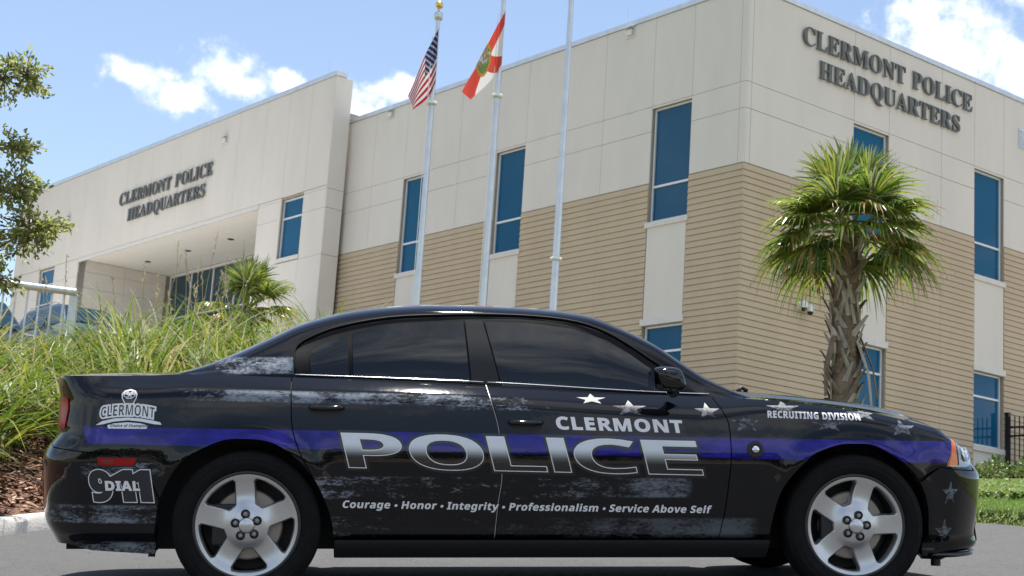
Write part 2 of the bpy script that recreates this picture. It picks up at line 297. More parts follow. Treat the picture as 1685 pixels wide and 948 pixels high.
GLY = json.loads(r'''{"S":{"C":[468,["257,-11 224,-9 193,-3 164,6 137,20 113,37 91,56 72,79 56,104 43,132 34,162 28,194 26,228 28,262 34,294 43,323 56,351 72,376 92,399 114,418 139,435 166,448 195,458 226,464 259,465 283,464 309,459 337,451 367,440 388,435 402,439 413,449 419,465 437,465 437,308 420,308 407,338 392,364 375,387 356,407 328,427 298,439 265,443 228,437 198,419 174,389 157,347 147,293 144,226 147,164 159,114 177,74 203,46 237,29 278,24 305,26 331,33 358,45 383,61 407,81 428,106 447,89 423,58 395,33 365,14 332,0 296,-8"]],"L":[426,["15,0 15,17 36,20 52,24 62,32 69,43 73,59 75,81 75,379 73,399 69,414 62,425 51,432 36,436 16,439 16,455 250,455 250,439 208,434 199,430 193,424 188,416 182,379 182,83 185,47 188,40 193,35 200,31 234,28 264,29 291,33 315,40 335,49 354,63 370,80 384,100 397,125 409,154 427,154 402,0"]],"E":[442,["14,0 14,17 35,18 51,22 62,30 70,41 74,57 75,78 75,369 74,394 69,413 62,425 51,433 36,437 16,439 16,455 399,455 399,320 383,320 375,357 361,386 340,406 320,417 295,424 266,429 232,430 200,428 194,426 189,422 186,417 183,388 183,246 193,246 221,248 243,256 259,269 272,288 281,313 288,345 304,345 304,118 287,118 284,143 280,164 273,181 264,195 254,206 241,213 225,218 207,221 185,222 183,222 183,67 184,53 187,42 192,35 201,31 213,28 230,28 261,29 289,32 313,39 335,48 354,60 371,75 386,94 399,116 411,143 430,143 402,0"]],"R":[473,["15,0 15,17 36,20 52,24 62,32 69,43 73,59 75,81 75,379 73,398 69,413 62,424 51,431 36,436 16,439 16,455 217,455 255,454 289,451 319,445 345,436 367,426 389,409 405,388 414,363 417,334 413,303 401,277 380,255 352,237 315,224 432,50 452,26 459,21 468,18 478,17 480,17 480,0 338,0 201,212 182,212 182,81 183,59 187,43 194,32 205,24 221,20 242,17 242,0","182,234 203,234 235,236 261,245 280,258 293,278 301,304 304,336 299,378 284,407 259,425 224,431 209,430 197,427 190,422 185,414 183,402 182,385"]],"M":[634,["14,0 14,17 34,20 50,24 61,32 69,43 74,58 75,79 75,382 71,416 66,423 61,428 53,432 15,439 15,455 185,455 317,142 449,455 617,455 617,439 598,436 583,430 573,423 566,412 561,397 560,378 560,85 565,43 569,34 574,28 582,23 617,17 617,0 396,0 396,17 433,25 440,29 446,36 450,44 455,83 455,399 288,0 270,0 105,389 105,80 107,57 112,41 120,30 131,23 148,19 169,17 169,0"]],"O":[525,["261,-11 228,-9 198,-3 169,7 142,21 117,38 94,58 75,81 58,106 45,134 35,163 29,195 28,228 29,260 35,292 45,321 58,349 75,374 95,397 117,417 143,434 170,448 200,458 232,464 265,466 298,464 328,458 357,448 384,435 409,418 431,399 451,376 467,351 481,323 490,293 496,261 498,228 496,195 490,163 481,134 467,106 450,81 430,58 408,38 383,21 355,7 325,-3 294,-9","265,12 300,18 328,36 351,66 367,108 376,162 379,228 378,268 374,304 368,337 359,365 348,389 330,412 310,430 286,440 260,443 225,437 196,419 174,389 158,347 148,294 145,228 146,188 150,151 157,119 166,91 177,67 195,43 215,26 238,16"]],"N":[494,["403,-11 107,350 107,79 108,57 112,42 119,31 129,24 145,20 167,17 167,0 18,0 18,17 54,23 61,27 67,33 71,41 76,79 76,388 36,433 18,439 18,455 156,455 391,169 391,377 386,414 382,421 376,427 369,431 331,439 331,455 480,455 480,439 459,436 443,432 433,425 427,414 423,398 422,377 422,-11"]],"T":[423,["92,0 92,17 114,19 130,23 142,31 150,42 154,59 156,81 156,433 149,433 116,430 88,420 65,403 47,380 35,352 29,318 11,318 11,455 410,455 410,317 394,317 385,359 368,391 343,415 310,429 269,433 263,433 263,81 265,58 269,41 276,30 288,23 305,19 328,17 328,0"]],"P":[418,["15,0 15,17 36,20 52,24 62,32 69,43 73,59 75,81 75,379 73,398 69,413 62,424 51,431 36,436 16,439 16,455 214,455 253,454 287,452 315,447 336,440 357,429 375,415 390,398 400,378 407,356 409,332 406,305 398,280 385,259 367,240 343,225 314,214 281,208 242,206 182,206 182,81 183,59 187,43 194,32 205,24 221,20 242,17 242,0","182,230 201,230 231,232 255,240 272,253 283,271 290,297 292,329 290,361 285,387 275,406 261,420 241,428 216,431 204,430 195,428 189,424 185,418 183,409 182,398"]],"I":[261,["13,0 13,17 34,21 50,26 61,32 69,42 74,56 75,75 75,387 74,405 70,419 63,427 52,433 36,437 13,439 13,455 244,455 244,439 223,437 207,433 196,427 188,419 184,405 183,387 183,77 187,44 192,37 198,31 206,26 246,17 246,0"]],"H":[523,["15,0 15,17 36,20 52,24 62,32 69,43 73,59 75,81 75,379 73,398 69,413 62,424 51,431 36,436 16,439 16,455 242,455 242,439 204,432 197,428 191,422 187,415 182,379 182,251 342,251 342,379 337,415 334,422 328,428 320,432 282,439 282,455 507,455 507,439 486,436 471,431 461,424 454,414 451,399 449,379 449,81 451,60 455,44 461,33 471,25 487,20 507,17 507,0 282,0 282,17 303,20 318,24 329,31 336,41 340,58 342,81 342,221 182,221 182,81 183,59 187,43 194,32 205,24 221,20 242,17 242,0"]],"A":[437,["-9,0 -9,18 4,19 14,24 24,30 32,41 41,55 49,75 206,466 224,465 384,87 411,34 420,25 430,20 443,18 443,0 229,0 229,18 259,21 277,30 283,46 273,81 253,132 103,132 79,71 76,59 75,48 80,32 96,21 124,18 128,18 128,0","113,161 242,161 177,319"]],"D":[496,["20,0 20,17 39,19 53,23 63,30 69,39 73,54 74,75 74,374 72,397 68,415 61,426 50,433 35,437 15,439 15,455 222,455 268,453 309,446 346,434 378,418 405,396 428,371 445,341 458,307 466,269 468,228 463,167 449,116 424,74 390,42 346,19 292,5 228,0","222,24 253,27 279,37 302,53 319,75 331,97 339,124 346,155 349,190 351,229 347,291 336,342 319,382 294,410 262,428 223,433 208,432 197,429 190,423 185,415 183,402 182,385 182,72 183,55 185,42 190,34 197,29 208,25"]],"Q":[525,["378,-116 335,-112 296,-103 262,-87 232,-64 207,-36 187,-1 155,13 127,30 101,50 80,74 61,100 47,129 38,152 32,176 29,202 28,228 29,260 35,292 45,321 58,349 75,374 95,397 117,417 143,434 170,448 200,458 232,464 265,466 298,464 328,458 357,448 384,435 409,418 431,399 451,376 467,351 481,323 490,293 496,261 498,228 496,188 487,152 473,117 454,86 435,63 413,43 388,26 361,11 330,0 352,-35 378,-60 409,-76 445,-81 492,-73 495,-92 465,-102 435,-110 406,-114","265,12 300,18 329,36 351,66 367,108 377,162 380,228 379,268 375,304 369,337 359,365 348,389 330,412 310,430 286,440 260,443 225,437 196,419 174,389 158,347 148,294 145,228 146,188 150,151 157,119 166,91 178,67 195,43 216,26 239,16"]],"U":[492,["248,-13 205,-10 168,-2 138,10 114,29 96,52 83,81 76,115 73,155 73,379 72,398 68,413 61,424 50,431 35,436 15,439 15,455 240,455 240,439 202,432 195,428 189,422 185,415 181,379 181,140 183,104 191,74 203,51 221,35 245,25 275,22 317,28 350,44 373,71 388,110 392,159 392,378 391,398 387,413 379,423 368,431 351,436 328,439 328,455 474,455 474,439 456,435 442,429 433,421 427,411 424,396 422,378 422,181 421,142 416,108 407,78 395,53 380,32 356,13 325,-2 290,-10"]],"S":[390,["43,-11 43,158 62,158 72,124 83,94 96,70 111,50 136,30 164,19 197,15 220,17 241,24 257,36 269,51 276,69 279,89 273,117 255,140 225,160 163,191 135,205 112,221 92,236 77,253 62,276 53,302 50,332 52,358 57,381 67,403 80,421 96,437 115,449 136,459 160,464 185,466 229,461 282,448 291,446 300,445 310,447 317,454 320,466 339,466 339,319 322,319 315,343 305,365 293,385 280,402 265,417 248,429 231,438 213,443 194,445 173,443 155,437 140,426 128,413 122,398 120,380 121,364 127,349 137,336 151,325 168,314 189,303 253,273 279,260 300,247 317,233 331,219 342,204 350,188 355,171 358,153 359,133 357,106 350,80 339,58 323,38 304,21 281,8 254,-2 225,-8 192,-10 158,-8 126,1 98,9 85,12 69,7 61,-11"]]},"B":{"C":[428,["255,-7 219,-5 187,1 158,10 133,24 110,41 91,61 75,84 62,110 52,139 45,170 40,203 39,239 41,274 46,307 54,338 65,367 80,394 97,417 118,437 141,455 168,468 197,478 229,484 264,486 335,477 404,453 371,370 317,392 299,397 282,401 264,402 228,397 198,382 175,358 161,334 151,306 146,274 144,238 146,202 151,171 160,143 172,120 189,102 209,88 235,81 264,78 323,85 386,103 386,18 324,-1"]],"L":[379,["60,0 60,480 162,480 162,84 357,84 357,0"]],"E":[376,["60,0 60,480 336,480 336,396 162,396 162,291 324,291 324,208 162,208 162,84 336,84 336,0"]],"R":[443,["60,0 60,480 200,480 246,477 285,471 318,459 345,444 365,424 380,399 389,370 392,336 390,315 386,296 379,278 370,263 359,249 346,237 302,209 443,0 330,0 216,184 162,184 162,0","162,267 195,267 225,268 249,274 267,283 279,296 286,313 289,333 286,354 278,370 266,382 247,390 223,395 193,396 162,396"]],"M":[633,["60,0 60,480 199,480 312,113 314,113 435,480 573,480 573,0 478,0 478,227 479,279 481,335 483,375 480,375 357,0 263,0 148,376 145,376 148,336 150,278 151,223 151,0"]],"O":[535,["267,-7 230,-5 196,1 166,11 139,24 115,41 95,61 77,84 63,111 53,140 45,171 40,205 39,241 40,277 45,311 53,342 63,371 77,397 95,420 115,440 139,456 166,470 196,479 230,485 268,487 305,485 339,479 369,470 396,456 420,440 440,420 457,397 471,370 482,341 490,310 494,277 496,240 494,204 490,171 482,139 471,110 457,84 440,61 420,41 396,24 369,11 339,1 305,-5","267,79 298,81 323,89 344,103 361,122 373,146 382,173 387,205 389,240 387,276 382,308 373,336 361,359 344,378 323,392 298,400 268,402 238,400 212,392 191,378 175,359 162,336 153,308 148,276 146,240 148,205 153,173 162,146 175,122 191,103 212,89 238,81"]],"N":[546,["60,0 60,480 189,480 397,120 399,120 396,187 394,253 394,480 486,480 486,0 357,0 148,363 145,363 149,294 151,226 151,0"]],"T":[389,["144,0 144,395 13,395 13,480 375,480 375,395 245,395 245,0"]],"P":[422,["60,0 60,480 214,480 257,477 294,470 324,457 349,440 368,418 381,392 389,363 392,330 390,303 384,276 374,252 360,229 340,209 316,193 294,183 268,176 239,172 206,171 162,171 162,0","162,254 195,254 222,256 245,261 264,271 278,285 286,303 289,326 284,357 269,379 243,392 208,396 162,396"]],"I":[261,["21,0 21,58 80,85 80,395 21,422 21,480 240,480 240,422 181,395 181,85 240,58 240,0"]],"D":[497,["60,0 60,480 211,480 247,478 281,473 313,464 342,453 368,438 391,419 411,398 427,374 441,346 450,315 456,282 458,244 455,198 447,157 433,120 414,88 389,61 365,43 337,27 306,15 273,7 236,2 196,0","162,84 206,84 250,88 287,101 316,123 336,154 349,194 353,242 350,279 344,311 333,338 318,359 298,375 275,387 248,394 216,396 162,396"]],"A":[463,["0,0 169,482 293,482 463,0 354,0 319,114 144,114 109,0","170,199 295,199 259,311 251,340 240,375 232,407 223,374 212,336 204,311"]],"H":[514,["60,0 60,480 162,480 162,291 352,291 352,480 453,480 453,0 352,0 352,207 162,207 162,0"]],"G":[486,["262,-7 221,-4 184,3 151,16 122,34 97,56 76,84 60,116 48,153 41,194 39,240 41,277 46,311 55,342 68,371 84,397 104,420 127,439 153,456 183,469 215,479 251,484 289,486 365,478 432,457 398,375 348,394 289,402 261,399 235,393 212,381 192,366 175,347 162,325 152,299 146,270 144,238 145,208 149,181 156,155 167,133 180,114 197,98 217,87 241,80 269,78 305,80 333,85 333,185 242,185 242,269 433,269 433,21 354,1"]],"S":[370,["167,-7 130,-5 95,1 62,10 31,22 31,117 102,90 126,83 150,79 175,77 197,79 215,84 228,92 237,102 242,114 244,128 241,145 232,160 217,172 150,207 114,225 77,253 66,265 56,279 48,293 41,310 38,329 36,350 39,380 47,407 61,431 80,450 104,466 131,477 163,484 199,486 223,485 247,482 270,478 341,453 308,373 249,394 195,402 178,400 163,396 151,388 143,378 137,367 136,353 138,337 146,324 158,313 226,277 289,241 305,227 318,212 329,196 337,178 342,157 343,133 340,103 332,76 317,52 297,31 272,15 242,3 206,-4"]],"U":[508,["252,-7 216,-5 183,1 154,11 128,24 107,42 85,68 70,98 60,133 57,171 57,480 158,480 158,186 161,151 169,123 183,103 201,89 225,81 255,79 285,81 309,90 327,105 339,126 347,153 349,187 349,480 451,480 451,169 448,137 441,107 429,80 412,55 390,34 363,16 340,6 313,-1 284,-5"]],"V":[437,["163,0 0,480 103,480 193,194 200,167 211,125 218,89 225,125 236,167 243,194 334,480 437,480 273,0"]],"a":[406,["142,-7 111,-4 84,6 60,22 43,44 32,73 28,109 33,145 46,174 69,196 92,208 120,217 154,223 192,226 256,228 256,244 254,262 249,276 241,287 229,294 215,299 199,300 146,292 95,273 62,341 128,365 152,370 177,373 203,374 238,372 268,366 294,356 316,342 333,324 345,302 353,275 355,244 355,0 285,0 266,50 263,50 247,32 231,17 214,7 194,-1 170,-5","179,66 200,69 218,75 234,86 246,100 253,118 256,140 256,170 217,169 188,166 166,160 150,151 139,139 133,125 131,109 132,95 137,84 144,76 154,71 166,68"]],"b":[425,["254,-7 229,-5 208,0 190,8 152,40 146,40 129,0 52,0 52,510 152,510 152,392 151,351 148,319 152,319 163,333 177,346 192,358 210,366 232,372 257,373 286,370 312,361 336,346 357,325 373,299 385,266 393,228 395,184 392,140 385,101 373,69 356,42 335,20 311,5 284,-4","226,75 245,78 261,87 275,103 285,125 291,152 293,185 291,218 285,245 274,266 261,281 244,290 224,293 201,291 183,283 170,269 161,250 155,226 152,195 152,185 154,152 159,125 168,103 182,87 201,78"]],"c":[345,["201,-7 163,-4 129,5 100,19 75,39 55,65 41,97 33,136 30,181 32,213 36,242 43,268 53,291 70,317 91,337 117,353 145,364 176,371 210,373 276,366 324,349 295,271 251,287 210,293 176,286 152,265 137,230 132,182 135,148 141,121 153,101 168,86 187,77 210,75 230,75 249,78 266,83 313,106 313,21 265,0"]],"e":[397,["218,-7 183,-4 151,2 121,14 95,30 73,50 54,76 44,98 36,123 32,150 30,181 32,212 36,240 42,265 52,288 69,314 89,335 113,352 140,364 170,371 203,373 239,371 271,363 300,349 324,330 343,306 357,278 365,245 368,207 368,158 132,158 135,132 143,110 157,92 175,79 197,71 223,68 287,75 347,97 347,19 290,0","134,225 274,225 272,246 266,265 257,280 243,293 226,300 204,302 186,300 170,294 156,283 145,269 138,249"]],"f":[260,["69,0 69,291 13,291 13,340 69,367 69,394 70,423 76,447 84,466 96,482 111,494 129,503 150,509 173,513 198,514 252,509 290,498 265,425 240,431 209,435 196,433 186,429 178,422 173,413 170,402 169,390 169,367 255,367 255,291 169,291 169,0"]],"g":[425,["189,-161 117,-156 52,-140 52,-60 87,-72 122,-81 158,-86 195,-88 229,-83 253,-67 268,-41 273,-5 273,3 274,26 275,48 273,48 259,30 244,16 228,6 209,-1 190,-5 169,-7 138,-4 111,6 87,21 67,43 51,71 39,103 33,140 30,183 33,225 40,263 51,295 68,323 88,345 112,361 140,370 171,373 203,370 232,360 256,343 277,320 280,320 288,367 373,367 373,-1 370,-38 361,-70 347,-97 326,-120 300,-138 269,-151 232,-159","204,72 227,74 246,82 261,94 271,112 277,137 279,170 279,182 277,218 271,246 261,267 247,281 227,289 203,292 172,285 150,264 137,230 132,181 137,133 150,99 173,79"]],"h":[441,["52,0 52,510 152,510 152,406 151,355 148,320 153,320 166,337 181,350 198,361 217,368 238,372 259,373 288,371 313,365 335,355 355,342 371,323 382,300 389,272 391,239 391,0 291,0 291,214 284,258 265,285 232,293 205,290 184,280 170,262 160,238 154,209 152,173 152,0"]],"i":[205,["103,412 88,414 75,417 64,423 55,432 50,445 48,461 50,478 55,491 64,500 75,506 88,509 103,510 117,509 130,506 141,500 150,491 155,478 157,461 155,445 150,432 141,423 130,417 117,414","52,0 52,367 152,367 152,0"]],"l":[205,["52,0 52,510 152,510 152,0"]],"m":[660,["52,0 52,367 129,367 142,320 148,320 160,337 176,350 194,361 213,368 234,372 255,373 280,372 303,368 323,360 340,350 355,336 366,320 375,320 387,337 403,350 421,361 442,368 462,372 483,373 521,370 553,359 577,342 591,323 601,300 607,272 609,239 609,0 509,0 509,214 503,258 485,285 454,293 430,290 411,281 398,265 388,244 383,217 381,184 381,0 281,0 281,214 275,258 256,285 226,293 201,290 182,280 168,262 159,238 154,209 152,173 152,0"]],"n":[441,["52,0 52,367 129,367 142,320 148,320 161,337 177,350 196,361 217,368 238,372 261,373 297,370 329,359 355,342 371,323 382,300 389,272 391,239 391,0 291,0 291,214 289,238 285,258 277,274 265,285 250,291 232,293 204,290 184,280 169,262 160,238 154,209 152,173 152,0"]],"o":[416,["207,-7 174,-4 144,3 116,15 91,32 70,54 53,80 43,103 36,128 32,155 30,184 33,227 42,265 57,297 78,324 104,346 134,361 169,370 209,373 242,371 272,364 300,351 325,334 346,313 363,287 373,265 380,240 384,213 385,184 382,141 373,103 358,70 337,43 311,21 281,6 246,-4","208,74 232,77 251,86 266,102 276,123 281,151 283,184 281,217 276,244 266,266 251,281 232,290 208,293 184,290 164,281 150,266 140,244 134,217 132,184 134,151 140,123 150,102 164,86 184,77"]],"p":[425,["52,-161 52,367 134,367 148,319 152,319 163,333 177,346 192,357 210,366 232,372 257,373 286,370 312,361 336,346 357,325 373,299 385,266 393,228 395,184 392,140 385,102 373,69 355,42 334,21 310,5 283,-4 254,-7 229,-5 208,0 191,8 152,40 147,40 152,-13 152,-161","226,75 247,78 263,87 276,103 286,125 291,152 293,185 289,233 276,266 254,287 224,293 201,291 183,283 170,269 161,250 155,226 152,195 152,185 154,152 159,125 168,103 182,87 201,78"]],"r":[305,["52,0 52,367 128,367 143,305 148,305 160,323 175,339 192,353 212,364 234,371 257,373 275,373 291,371 283,277 270,279 254,280 237,279 221,276 205,271 190,264 178,254 167,242 159,227 154,208 152,187 152,0"]],"s":[334,["152,-7 86,-2 31,15 31,97 95,75 155,66 173,67 187,70 197,75 204,82 208,89 210,98 204,115 183,132 130,156 74,185 60,195 49,207 41,220 35,235 31,252 30,271 35,303 48,328 70,348 91,359 116,367 144,372 175,373 240,367 304,345 274,273 223,292 174,300 149,297 135,289 130,275 135,260 157,244 206,223 261,196 275,187 286,175 296,162 303,147 307,129 308,109 304,75 291,46 269,23 247,10 220,1 188,-5"]],"t":[291,["178,-7 157,-6 137,-2 119,4 103,13 90,25 78,41 70,61 65,86 63,115 63,291 15,291 15,334 71,367 99,445 163,445 163,367 266,367 266,291 163,291 163,115 165,102 169,92 175,84 184,78 195,74 207,73 239,77 270,85 270,10 230,-2"]],"u":[441,["181,-7 144,-3 112,7 86,25 70,44 59,67 53,95 50,128 50,367 150,367 150,152 152,129 157,109 165,93 176,82 191,75 210,73 237,77 258,87 272,104 281,128 287,158 289,194 289,367 389,367 389,0 312,0 299,47 293,47 280,30 264,16 245,6 225,-1 203,-5"]],"v":[382,["140,0 0,367 105,367 175,158 185,119 189,83 192,83 195,107 200,132 207,158 277,367 382,367 242,0"]],"y":[382,["74,-161 45,-160 23,-156 23,-77 41,-79 62,-81 82,-78 99,-72 112,-61 124,-48 133,-32 140,-15 146,3 0,367 109,367 179,161 187,130 191,97 193,97 198,130 207,161 275,367 382,367 227,-47 215,-74 201,-97 185,-117 166,-133 138,-148 107,-158"]],"9":[384,["120,-7 87,-6 55,-2 55,79 83,75 113,73 150,75 180,81 205,92 225,106 240,124 251,144 259,168 264,194 267,222 263,222 252,207 240,194 225,183 207,174 184,168 156,167 127,169 101,176 78,189 58,206 42,228 31,254 24,284 21,318 24,355 32,388 46,416 65,441 89,460 117,474 149,482 185,485 216,482 246,475 273,462 298,445 319,422 336,393 347,368 354,340 359,309 360,275 354,193 349,167 342,141 333,117 321,93 307,72 290,53 271,35 248,21 221,9 199,2 175,-3 148,-6","185,244 199,246 212,249 224,255 250,280 255,290 258,300 259,311 251,355 245,368 237,380 227,390 215,398 202,402 187,404 168,401 152,395 138,383 128,367 122,346 120,320 121,298 127,280 136,265 148,253 165,247"]],"1":[384,["176,0 176,277 177,323 179,373 164,358 144,340 89,296 40,357 194,480 277,480 277,0"]]}}''')
def glyph(font, ch):
    adv, sp = GLY[font][ch]
    return adv/1000, [[tuple(int(q)/1000 for q in p.split(',')) for p in s_.split()] for s_ in sp]
def text_polys(s, font, x0, z0, width, cap, slope=0, shear=0, capu=.457, gap=.22, track=0.0, box=None):
    """list of (char polygons) scaled to the total width and cap height; x0,z0 = baseline start"""
    items = []; x = 0
    for ch in s:
        if ch == ' ': x += gap; continue
        if ch == '•':
            r = .085; items.append([[(x+.11+r*math.cos(a*math.pi/6), .2+r*math.sin(a*math.pi/6)) for a in range(12)]]); x += .22; continue
        if ch == '.':
            items.append([[(x+.03, 0), (x+.11, 0), (x+.11, .09), (x+.03, .09)]]); x += .14; continue
        a, sp = glyph(font, ch); items.append([[(px+x, py) for px, py in P] for P in sp]); x += a+track
    xs = [q[0] for it in items for P in it for q in P]; lo, hi = min(xs), max(xs); kx = width/(hi-lo); kz = cap/capu
    return [[[(x0+(px-lo)*kx + py*kz*shear, z0+py*kz+slope*(px-lo)*kx) for px, py in P] for P in it] for it in items]

# ------------------------------------------------------------------ ground, road, kerb
KERB = [(-30,-2),(-9,4.5),(-5.2,8.6),(-3.98,10.9),(-3.667,11.67),(-3.53,12.3),(-3.15,13.1),(-2.3,13.9),(-.8,14.35),(1.2,14.5),(3.0,14.45),(3.95,14.36),(4.37,14.16),(4.6,13.65),(4.95,12.7),(5.8,10.8),(7.8,8.2),(12,5.6),(30,1)]
sk = Spline1([(i,)+p for i, p in enumerate(KERB)])
KERB = [tuple(sk(i/4)) for i in range(4*(len(KERB)-1)+1)]
ROAD = KERB + [(30, -7), (-30, -7)]
KA = np.array(KERB)
def kdist(x, y):
    p = np.array((x, y)); a = KA[:-1]; b = KA[1:]; ab = b-a
    t = np.clip(((p-a)*ab).sum(1)/(ab*ab).sum(1), 0, 1)
    return float(np.sqrt((((a+ab*t[:, None])-p)**2).sum(1).min()))
def plane(x, y):
    xx = 28*math.tanh(x/28); yy = y if y < 45 else 45+30*math.tanh((y-45)/30)
    if yy < -25: yy = -25-20*math.tanh((-25-yy)/20)
    return -.883+.0566*xx+.11*yy - .02*max(0, yy-14)
def in_road(x, y): return wind([ROAD], x, y) != 0
def bank(x, y):
    d = kdist(x, y); side = 1-sstep(x, .5, 6.5)
    if y < 4: side *= sstep(y, -2, 4)
    return side*(.24*min(d, 5.8) + (.02+.035)*max(0, min(d, 40)-5.8)) 
def ground_z(x, y):
    if in_road(x, y): return plane(x, y)-.05
    return plane(x, y) + bank(x, y) + .09
def loop_off(d):
    return [tuple(q) for q in offset_poly(KERB, -d)][1:-1]
xs = sorted(set([round(v, 3) for v in list(np.arange(-14, 14.1, .5))] + [-1500,-600,-250,-120,-70,-45,-32,-25,-20,-17] + [16,18,20,24,30,42,65,120,250,600,1500]))
ys = sorted(set([round(v, 3) for v in list(np.arange(8, 30.1, .5))] + [-1500,-600,-250,-120,-60,-35,-20,-12,-7.6,-4,0,3,5.5] + [32,35,38,42,46,50,56,64,75,90,130,250,600,1500]))
inr = loop_off(.03); outr = loop_off(.13)
if not in_road(*inr[40]): inr, outr = loop_off(-.03), loop_off(-.13)
# want: one ring just inside the road edge (low) and one behind the kerb (high)
ring_lo = [q for q in loop_off(.02)]; ring_hi = [q for q in loop_off(.14)]
if in_road(*ring_hi[40]): ring_lo = loop_off(-.02); ring_hi = loop_off(-.14)
pts = [(x, y) for x in xs for y in ys if kdist(x, y) > .22] + ring_lo + ring_hi
n0 = len(pts)-len(ring_lo)-len(ring_hi); n1 = n0+len(ring_lo)
edges = [(n0+i, n0+i+1) for i in range(len(ring_lo)-1)] + [(n1+i, n1+i+1) for i in range(len(ring_hi)-1)]
co, ed, fa, *_ = delaunay_2d_cdt([Vector(p) for p in pts], edges, [], 0, 1e-5)
lowset = {(round(p[0], 4), round(p[1], 4)) for p in ring_lo}
mb = MB(); vs = []
for c in co:
    z = plane(c.x, c.y)-.05 if (round(c.x, 4), round(c.y, 4)) in lowset else ground_z(c.x, c.y)
    vs.append((c.x, c.y, z))
mb.add(vs, [tuple(f) for f in fa])
def ground_fn(t, p, obj):
    x, y, z = t.sep(obj)
    n = t.noise(obj, .9, 4); n2 = t.noise(obj, 22, 4, .7); n3 = t.noise(obj, 5, 4, .6)
    mulch = t.mix(t.ramp(n2, .3, .7), (.055, .028, .018, 1), (.23, .13, .085, 1))
    lawn = t.mix(t.ramp(n3, .3, .7), (.055, .085, .018, 1), (.12, .15, .04, 1))
    dry_bounce = t.mix(t.ramp(n3, .3, .7), (.16, .135, .10, 1), (.28, .25, .20, 1))  # dry outer ground, tan added for warmer bounce light and a brown reflection
    farr = t.m('MAXIMUM', t.m('MAXIMUM', t.ramp(y, 31, 34), t.ramp(y, 3, -3)), t.ramp(x, 14, 18))
    lawn = t.mix(farr, lawn, dry_bounce)
    f = t.ramp(t.m('ADD', t.m('SUBTRACT', x, t.m('MULTIPLY', n, 1.2)), -.6), .6, 1.2)
    near = t.m('MAXIMUM', t.ramp(y, 24, 27), t.ramp(x, -8.0, -9.5))
    t.l.new(t.mix(t.m('MAXIMUM', f, near), mulch, lawn), p.inputs['Base Color'])
gm = mat('ground_cover', rough=.95, spec=.2, fn=ground_fn, bump=.8, bscale=30)
tag(mb.build('ground', gm, smooth=True), kind='structure')
def asphalt_fn(t, p, obj):
    f = t.noise(obj, 130, 3, .7); g = t.noise(obj, .8, 5, .6); v = t.new('ShaderNodeTexVoronoi'); v.inputs['Scale'].default_value = 170; t.l.new(obj, v.inputs[0])
    c = t.mix(t.ramp(f, .25, .75), (.030, .030, .031, 1), (.145, .144, .143, 1))
    c = t.mix(t.m('MULTIPLY', t.ramp(g, .35, .7), .45), c, (.085, .084, .084, 1))
    cr = t.noise(t.mapping(obj, (.7, .7, .7)), 3.2, 7, .62); 
    crack = t.ramp(t.m('ABSOLUTE', t.m('SUBTRACT', cr, .5)), .012, .0)
    t.l.new(t.mix(t.m('MULTIPLY', crack, .6), c, (.05, .05, .052, 1)), p.inputs['Base Color'])
    b = t.new('ShaderNodeBump'); b.inputs['Strength'].default_value = .5; b.inputs['Distance'].default_value = .006
    t.l.new(v.outputs[0], b.inputs['Height']); t.l.new(b.outputs[0], p.inputs['Normal'])
am = mat('asphalt', rough=.9, spec=.25, fn=asphalt_fn)
def flat(a, b, off): return Vector((a, b, plane(a, b)+off)), Vector((-.0566, -.11, 1)).normalized()
inner = [(x, y) for x in np.arange(-28, 29, 1.0) for y in np.arange(-6, 14, 1.0)]
tag(patch([ROAD], flat, 0, 1.0, inner).build('road', am), kind='structure')
conc = mat('concrete', (.50, .48, .44), .9, vary=.14, vscale=6, bump=.3, bscale=60)
pv = [(-30, -9.2), (30, -9.2), (30, -7.03), (-30, -7.03)]
tag(patch([pv], lambda a, b, o: (Vector((a, b, plane(a, b)+.11)), Vector((-.0566, -.11, 1)).normalized()), 0, 1.5, rim=.2).build('reflection_pavement', conc), kind='structure')  # unseen pale strip added behind the camera, gives bands in the car's reflections
mb = MB(); L0 = [q for q in KERB[1:-1]]; prof = [(-.012, -.02), (.0, .085), (.03, .12), (.15, .125), (.16, .0)]
offs = [offset_poly(KERB, (-1 if ring_hi[10] == loop_off(.14)[10] else 1)*d)[1:-1] for d, h in prof]
i_cut = [i for i, q in enumerate(KERB[1:-1]) if q[0] <= 3.9]
rows = [[(*offs[k][i], plane(*offs[k][i])+prof[k][1]) for k in range(len(prof))] for i in i_cut]
vs = [v for r in rows for v in r]; n = len(prof)
mb.add(vs, [(i*n+k, (i+1)*n+k, (i+1)*n+k+1, i*n+k+1) for i in range(len(rows)-1) for k in range(n-1)])
kerb = tag(mb.build('kerb', conc, smooth=True, angle=35), 'pale concrete kerb along the foot of the mulch bank', 'kerb', kind='structure')

